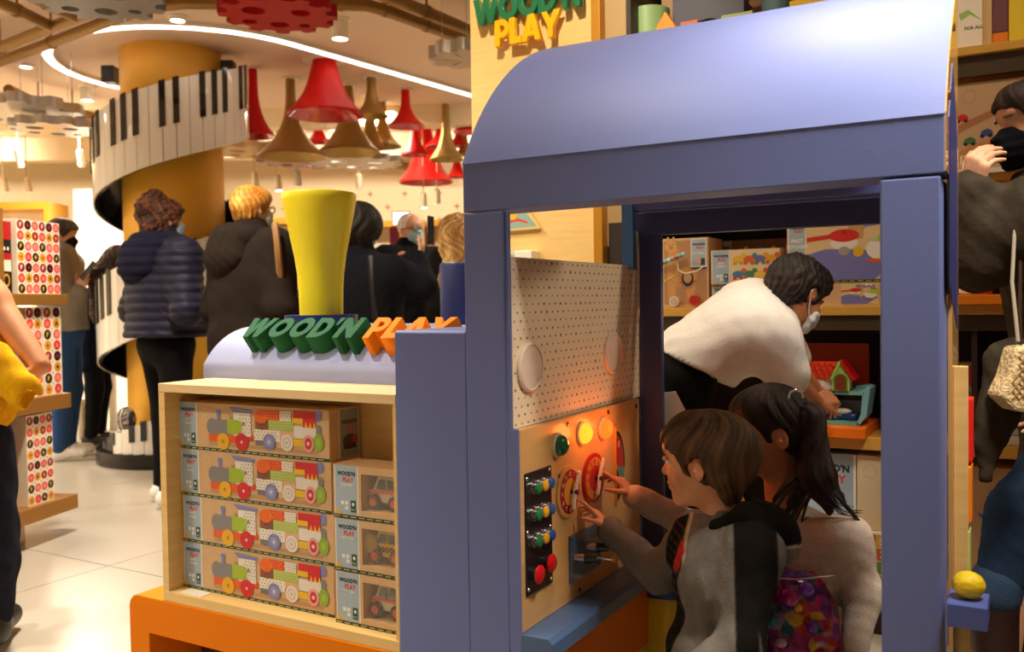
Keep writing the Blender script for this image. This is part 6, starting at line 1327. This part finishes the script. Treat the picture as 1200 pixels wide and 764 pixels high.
s=S(); an=np.array([J['anR'][0],J['anR'][1],.04]); s.cone(an+UP*.2,an+UP*.03,.055,.05,.02); s.cone(an,an+J['f']*.13,.045,.035,.03); s.plane([0,0,.002],[0,0,-1]); s.build('boot',LEATH,t,vox=.006,col='#2a1210')
MB().tube([P(1190,250,1.94),P(1186,330,1.92),P(1193,400,1.90)],.004,8).build('cord_strap',mat('#a89c88',.6,key='strap'),t)
t=thing('handbag','woven cream handbag with a thin chain handle at the right edge','bag',P(1185,480,1.93))
hb_=P(1200,436,1.92)
pts=[P(x,y,1.92) for x,y in ((1183,406),(1222,402),(1228,470),(1205,484),(1182,480),(1163,463),(1174,440))]
loc=[((p-hb_)@RC,(p-hb_)[2]) for p in pts]
mb=MB(lambda a,b,z:hb_+RC*a+AW*b+UP*z); mb.prism(loc,1,-.03,.03); hbm=mat('#d9bd8a',.45,0,.2,90,.6,120,key='woven_leather'); mb.build('bag_body',hbm,t,.008)
mb=MB(lambda a,b,z:hb_+RC*a+AW*b+UP*z)
for k in range(-8,12):
    for s_ in (1,-1):
        a0=-.07+k*.014; 
        pts2=[]
        for q in range(9):
            aa=a0+q*.014*s_; zz_=-.09+q*.018
            if aa>-.055-(.0 if zz_<0 else -.02) and aa<.045 and zz_<.05 and zz_>-.08+max(0,-aa-.0)*.6: pts2.append((aa,-.0315,zz_))
        if len(pts2)>1: mb.tube([np.array(p) for p in pts2],.0012,4)
mb.build('weave',mat('#b08f5c',.5,key='weave'),t,kind='stuff')
MB().tube([P(1196,404,1.92),P(1195,370,1.92),P(1196,300,1.95),P(1205,262,1.97)],.004,6).build('handle',mat('#3a2a1c',.35,key='handle'),t)
# ---------- far shoppers
def adult(label,px,ypx,d,ang,skin,hair,hairhi,coatc,trs,shoe,hairfnn=None,hgt=None,hem=None,vox=.009,stride=.0,mt=None,over=None,hood=False,maskc=None,pitch=0.,disp=None,sole=None,hh=.135,bulk=1.,wide=1.,glasses=False,brow=None):
    top=P(px,ypx,d); h=hgt or float(top[2]); J=skel((top[0],top[1]),h,ang,stride=stride)
    if over: over(J)
    t=figure(label,J); t['skin_hex']=skin; H_=h*hh; fd=unit(J['f']+UP*pitch); ud=unit(UP-fd*pitch)
    s=S(); g,A=head(s,J['head'],fd,ud,H_,J['neck'],h*.033); torso_skin(s,J); legs_skin(s,J)
    for n in 'LR':
        arm_skin(s,J,n); hd=J.get('hd'+n); dd=unit(hd-J['wr'+n]) if hd is not None else unit(J['wr'+n]-J['el'+n]); pn=J.get('pn'+n); pn=pn if pn is not None else (-J['l'] if n=='L' else J['l'])
        hand(s,J['wr'+n],dd,pn,h*.105,J.get('side'+n,-1 if n=='L' else 1),curl=J.get('curl',(20,25,30,35)))
    s.build('body',SKIN,t,vox=vox*.75,col=paint_head(g,A,H_,skin,brow=brow or hair))
    if J.get('eyes'): eyes(g,A,H_,t)
    if hairfnn: hairfnn(t,g,A,H_,J)
    s=S(); coat(s,J,h*.010,hem=hem,hood=hood,bulk=bulk,wide=wide); 
    s.build('coat',mt or FAB,t,vox=vox,col=coatc,disp=disp or (lambda p,n:nz(p,14,int(px))*.004+nz(p,35,int(px)+1)*.002))
    if hood: hood_part(J,t,coatc,vox,disp)
    trousers(J,t,trs,.01,.011); shoes(J,t,shoe,.008,sole)
    if maskc: mask_part(g,A,H_,t,maskc,vox=.006)
    if glasses:
        mb=MB()
        for y in (1,-1):
            c=g(.39,.13*y,.02); mb.tube([c+(A[1]*math.cos(a)*.10+A[2]*math.sin(a)*.075)*H_ for a in np.linspace(0,6.283,17)],H_*.012,5); mb.tube([g(.38,.23*y,.04),g(.2,.31*y,.04),g(-.03,.335*y,.02)],H_*.012,5)
        mb.tube([g(.40,.03,.03),g(.40,-.03,.03)],H_*.012,5); mb.build('glasses',mat('#1a1614',.3,key='frame'),t)
    return t,J,g,A,H_
def hair_basic(c1,c2,vox=.007,long=0,curl=0,bun=False,fr=24,seed=1,fringe=True,amp=.004,vol=1.):
    def f(t,g,A,H,J):
        s=S(); s.ell(g(-.07,0,.14),[H*.43*vol,H*.365*vol,H*.38*vol],A,.01); s.ell(g(.12,0,.27),[H*.26,H*.30,H*.19],A,H*.1); s.ell(g(-.2,0,-.05),[H*.24*vol,H*.30*vol,H*.28],A,H*.12)
        if long:
            for y in (1,-1,0): s.cone(g(-.15,.16*y,0),g(-.20,.20*y,-long),H*.24*vol,H*.15,H*.15)
        s.ell(g(.36,0,-.07),[H*.27,H*.40,H*.30],A,H*.03,'s'); s.ell(g(.13,0,-.55),[H*.26,H*.5,H*.42],A,H*.05,'s')
        if bun:
            for a,b,c in ((-.25,0,.30),(-.42,.1,.12),(-.40,-.1,-.1),(-.28,0,.5),(-.45,0,.3),(-.36,.0,-.28)): s.ell(g(a,b,c),[H*.24,H*.24,H*.22],A,H*.1)
        F_=hairfn(g,A,H,amp,fr,seed,curl); s.build('hair',HAIR,t,vox=vox,col=haircol(g,A,H,c1,c2,seed,fr),disp=(lambda p,n:F_(p)+np.abs(nz(p,60,seed))*.012) if curl else F_)
    return f
CF=(35,38,40,42)
# woman, navy quilted jacket, back to the camera
def ov(J):
    h=J['h']; f,l=J['f'],J['l']
    for n,s_ in (('L',1),('R',-1)):
        w_=J['chest']-UP*h*.12+f*h*.20+l*s_*h*.05; J['el'+n]=J['sh'+n]-UP*h*.17+l*s_*h*.06-f*h*.02; J['wr'+n]=w_; J['hd'+n]=w_+f*.1+UP*.02
quilt=lambda p,n:np.abs(np.sin(p[:,2]*math.pi/.048+.6*nz(p,3,2)))**.5*.011+nz(p,22,6)*.004
adult('woman in a navy quilted jacket with curly brown hair before the golden column',190,232,4.9,48,'#c98f6a','#3a2014','#6a3a24','#1c1c30','#100e10','#eae4dc',hair_basic('#2f1a10','#7a4628',curl=.8,bun=True,seed=11,amp=.006),over=ov,hem=.93,mt=vcmat('nylon',.6,.2,60,.06,30,spec=.25),disp=quilt,hood=True,maskc='#9fb8cc',vox=.009,sole='#efe9df',stride=.02,bulk=1.25,wide=1.18)
# woman, blond bob, dark hooded coat
adult('woman with short golden blond hair and dark hooded coat left of the yellow funnel',293,216,4.45,48,'#d9a98a','#c07a20','#e8b04a','#241c16','#121012','#1a1614',hair_basic('#b06a16','#f0bc58',seed=12,amp=.005,fr=34,vol=1.06),hem=.72,hood=True,maskc='#dfe4e6',glasses=True,bulk=1.35,wide=1.3,over=lambda J:ov(J))
# strap
mb=MB(); q=[P(322,262,4.22),P(325,285,4.18),P(327,310,4.2),P(330,345,4.25)]; mb.tube(q,.016,6); o=mb.build('bag_strap',mat('#8a6234',.45,key='tan_strap'),None); tag(o,'tan leather bag strap over the blond woman\'s shoulder','strap')
# black haired woman raising a phone
def ov2(J):
    h=J['h']; f,l=J['f'],J['l']
    J['elR']=P(497,337,4.5); J['wrR']=P(490,304,4.6); J['hdR']=P(499,284,4.65); J['pnR']=-J['f']*.2-RC; J['elL']=J['shL']-UP*.28+f*.03; J['wrL']=J['elL']+f*.2+UP*.08; J['curl']=CF; J['shR']=P(462,322,4.5)
adult('black haired woman in a black coat holding up a phone beside the yellow funnel',419,243,4.6,55,'#caa084','#0f0b0a','#241a16','#0d0d14','#100e10','#151313',hair_basic('#0b0808','#241a16',seed=13,long=.40,vol=1.52,fr=20),hem=.65,over=ov2,maskc='#a9bccb',bulk=1.4,wide=1.35)
t=thing('mobile_phone','dark phone held upright by the raised hand beside the old man','phone',P(504,272,4.66)); c=P(505,270,4.66)
MB(lambda a,b,z:c+unit(RC*.35+AW)*a+unit(AW*-.35+RC)*b+UP*z).box(-.035,.035,-.004,.004,-.075,.075).build('phone_body',mat('#14141c',.25,key='phone'),t,.003)
MB(lambda a,b,z:c+unit(RC*.35+AW)*a+unit(AW*-.35+RC)*b+UP*z).box(-.031,.031,-.0052,-.004,-.066,.066).build('phone_screen',mat('#2a4a8a',.15,emit=.6,key='screen'),t)
o=MB().tube([P(434,300,4.26),P(436,340,4.22),P(440,380,4.24)],.014,6).build('bag_strap',mat('#1c1a1c',.3,coat=.3,key='black_strap'),None); tag(o,'black shiny bag strap down the back of the black haired woman','strap')
# old man facing the camera
def ov3(J):
    J['wrL']=P(487,330,5.75); J['elL']=P(495,395,5.8); 
    J['wrR']=P(463,318,5.9); J['hdR']=P(464,290,5.88); J['elR']=P(448,372,5.95); J['wrL']=P(512,322,5.8); J['hdL']=P(516,296,5.75); J['elL']=P(508,380,5.9); J['pnL']=-RC; J['pnR']=RC; J['curl']=CF; J['eyes']=1
def hair_old(t,g,A,H,J):
    s=S(); s.ell(g(-.08,0,.15),[H*.405,H*.345,H*.365],A,.01); s.ell(g(.42,0,.10),[H*.36,H*.5,H*.55],A,H*.03,'s'); s.ell(g(.1,0,-.5),[H*.26,H*.5,H*.42],A,H*.05,'s'); s.build('hair',HAIR,t,vox=.007,col=haircol(g,A,H,'#b8b0a6','#efe9e0',14,30),disp=hairfn(g,A,H,.003,30,14))
adult('old man with thin white hair and blue face mask raising both hands to his face',480,248,6.1,-48,'#d99a7a','#cfc8be','#f0ece4','#101014','#1a1a20','#221a14',hair_old,over=ov3,hem=.75,maskc='#9cc0c8',glasses=True,bulk=1.2,wide=1.15,brow='#cfc8be')
# man with phone
def ov4(J):
    h=J['h']; J['wrR']=P(92,340,6.35); J['hdR']=P(100,325,6.3); J['elR']=P(76,375,6.35); J['pnR']=UP*.5+RC*.3; J['wrL']=P(90,342,6.5); J['elL']=P(75,375,6.65); J['curl']=CF
t,J,g,A,H_=adult('man in a grey sweater and black mask looking at his phone behind the carton tower',70,254,6.45,12,'#cf9a7c','#3a2a1e','#6a503a','#8b8171','#2c4a78','#e9e2d6',hair_basic('#33241a','#6a503a',seed=15,fr=40),over=ov4,hem=.93,maskc='#16161a',sole='#efe9df',pitch=-.25)
t=thing('mobile_phone','dark phone in the hand of the man in the grey sweater','phone',P(102,318,6.3)); c=P(103,317,6.28); ux=unit(RC*.5+AW*.3+UP*.8); uz=unit(np.cross(ux,AW))
MB(lambda a,b,z:c+ux*a+uz*b+unit(np.cross(ux,uz))*z).box(-.075,.075,-.005,.005,-.037,.037).build('phone_body',mat('#1c2434',.25,key='phone'),t,.003)
# long haired woman bending
def ov5(J):
    h=J['h']; f,l=J['f'],J['l']; J['head']=P(144,306,7.05); J['neck']=P(130,325,7.08); J['chest']=P(116,366,7.1); J['waist']=P(110,408,7.1); J['shL']=P(116,346,7.28); J['shR']=P(118,346,6.92)
    for n,s_ in (('L',1),('R',-1)): J['el'+n]=J['sh'+n]+f*.1-UP*.25; J['wr'+n]=J['el'+n]+f*.2-UP*.05
def hair_long(t,g,A,H,J):
    hair_basic('#22140c','#5a3e28',seed=16,vol=1.08,fr=24)(t,g,A,H,J)
    s=S(); s.cone(P(138,302,6.95),P(118,326,6.86),.10,.09,.05); s.cone(P(118,326,6.86),P(111,374,6.84),.09,.03,.05); s.cone(P(128,322,6.86),P(124,352,6.84),.07,.02,.03)
    s.build('long_hair',HAIR,t,vox=.009,col=lambda p:haircol(g,A,H,'#22140c','#5a3e28',17,60)(p),disp=hairfn(g,A,H,.008,44,17))
adult('woman with long brown hair in a dark blue coat bending beside the golden column',108,288,7.1,8,'#d0a284','#2a1a10','#6a4a30','#10131f','#0c0b0c','#0d0c0c',hair_long,over=ov5,hem=.62,hgt=1.60,pitch=-.6)
o=S(); o.ell(P(148,492,6.1),[.07,.06,.09],None,.02); tag(o.build('patterned_bag',vcmat('patterned',.5,.3,40,.6,60),None,vox=.007,col=lambda p:np.where((nz(p,90,3)>0)[:,None],cc('#b8b0a6'),cc('#3a2a24'))),'small patterned bag hanging beside the column base','bag')
# blond woman cut by the cabin post
def hair_wavy(t,g,A,H,J):
    s=S(); s.ell(g(-.07,0,.14),[H*.44,H*.38,H*.39],A,.01); s.ell(g(.36,0,-.07),[H*.27,H*.30,H*.30],A,H*.03,'s'); s.cone(P(534,270,5.3),P(528,330,5.25),.10,.075,.05); s.cone(P(528,330,5.25),P(527,362,5.25),.07,.03,.04); s.cone(P(548,280,5.3),P(552,370,5.3),.10,.05,.05)
    s.build('hair',HAIR,t,vox=.007,col=haircol(g,A,H,'#9a6a30','#efc684',18,50),disp=lambda p,n:nz(p*np.array([1,1,.3]),50,18)*.012)
adult('woman with long wavy blond hair half hidden behind the cabin post',553,246,5.4,120,'#d9a98a','#c08a4a','#e8c48a','#1a1614','#14121a','#1a1614',hair_wavy,hem=.8)
# person in yellow at the left edge
b0=P(-125,380,3.0); J=skel((b0[0],b0[1]),1.74,100)
J['shR']=P(-30,290,3.0); J['elR']=P(22,400,2.92); J['wrR']=P(50,425,2.9); J['shR']=P(-62,262,2.98); J['elR']=P(-8,350,2.95); J['wrR']=P(46,428,2.9)
t=figure('person in a mustard yellow jacket with the sleeve pushed up at the left edge',J); t['skin_hex']='#c98a60'
s=S(); g,A=head(s,J['head'],J['f'],UP,.235,J['neck'],.055); torso_skin(s,J); legs_skin(s,J); arm_skin(s,J,'L')
s.cone(J['shR'],J['elR'],.055,.048,.03); s.cone(J['elR'],J['wrR'],.048,.034,.03)
hand(s,J['wrR'],unit(P(22,466,2.86)-J['wrR']),unit(-RC),.18,-1,curl=(30,34,38,40)); hand(s,J['wrL'],-UP,J['l'],.18,-1)
s.build('body',SKIN,t,vox=.006,col=paint_head(g,A,.235,'#c98a60')); hair_basic('#2a1a10','#5a3a20',seed=20)(t,g,A,.235,J)
s=S(); coat(s,J,.03,hem=.86,arms='L',bulk=1.2,wide=1.1); s.cone(P(-62,275,2.98),P(-38,340,2.95),.085,.08,.05); s.cone(P(-40,420,2.92),P(-22,470,2.9),.13,.11,.06,flat=(AW,.6))
s.build('jacket',FAB,t,vox=.008,col='#d9a010',disp=lambda p,n:nz(p,20,61)*.007+nz(p,45,62)*.003)
s=S(); s.cone(P(4,440,2.84),P(28,462,2.82),.045,.05,.03,flat=(AW,.7)); s.cone(P(-10,425,2.84),P(22,452,2.83),.07,.05,.04,flat=(AW,.6)); s.ell(P(34,466,2.82),[.03,.03,.035],None,.01,'s'); s.build('sleeve_cuff',FAB,t,vox=.006,col='#e0a80f',disp=lambda p,n:nz(p,40,63)*.006)
s=S(); s.ell(J['pel'],[.14,.16,.13],None,.05)
J['knR']=P(-12,680,2.85); J['anR']=np.array([*P(-10,690,2.88)[:2],.09]); J['hipR']=P(-25,520,2.9)
s.cone(J['hipR'],P(-12,660,2.86),.105,.085,.05); s.cone(P(-12,660,2.86),J['anR']+UP*.02,.08,.06,.03); s.cone(J['hipL'],J['knL'],.10,.07,.05); s.cone(J['knL'],J['anL'],.07,.055,.03)
s.build('trousers',FAB,t,vox=.009,col='#1d2230',disp=lambda p,n:nz(p,22,64)*.005); shoes(J,t,'#1a1614',.008)
# people behind the camera are not part of the picture
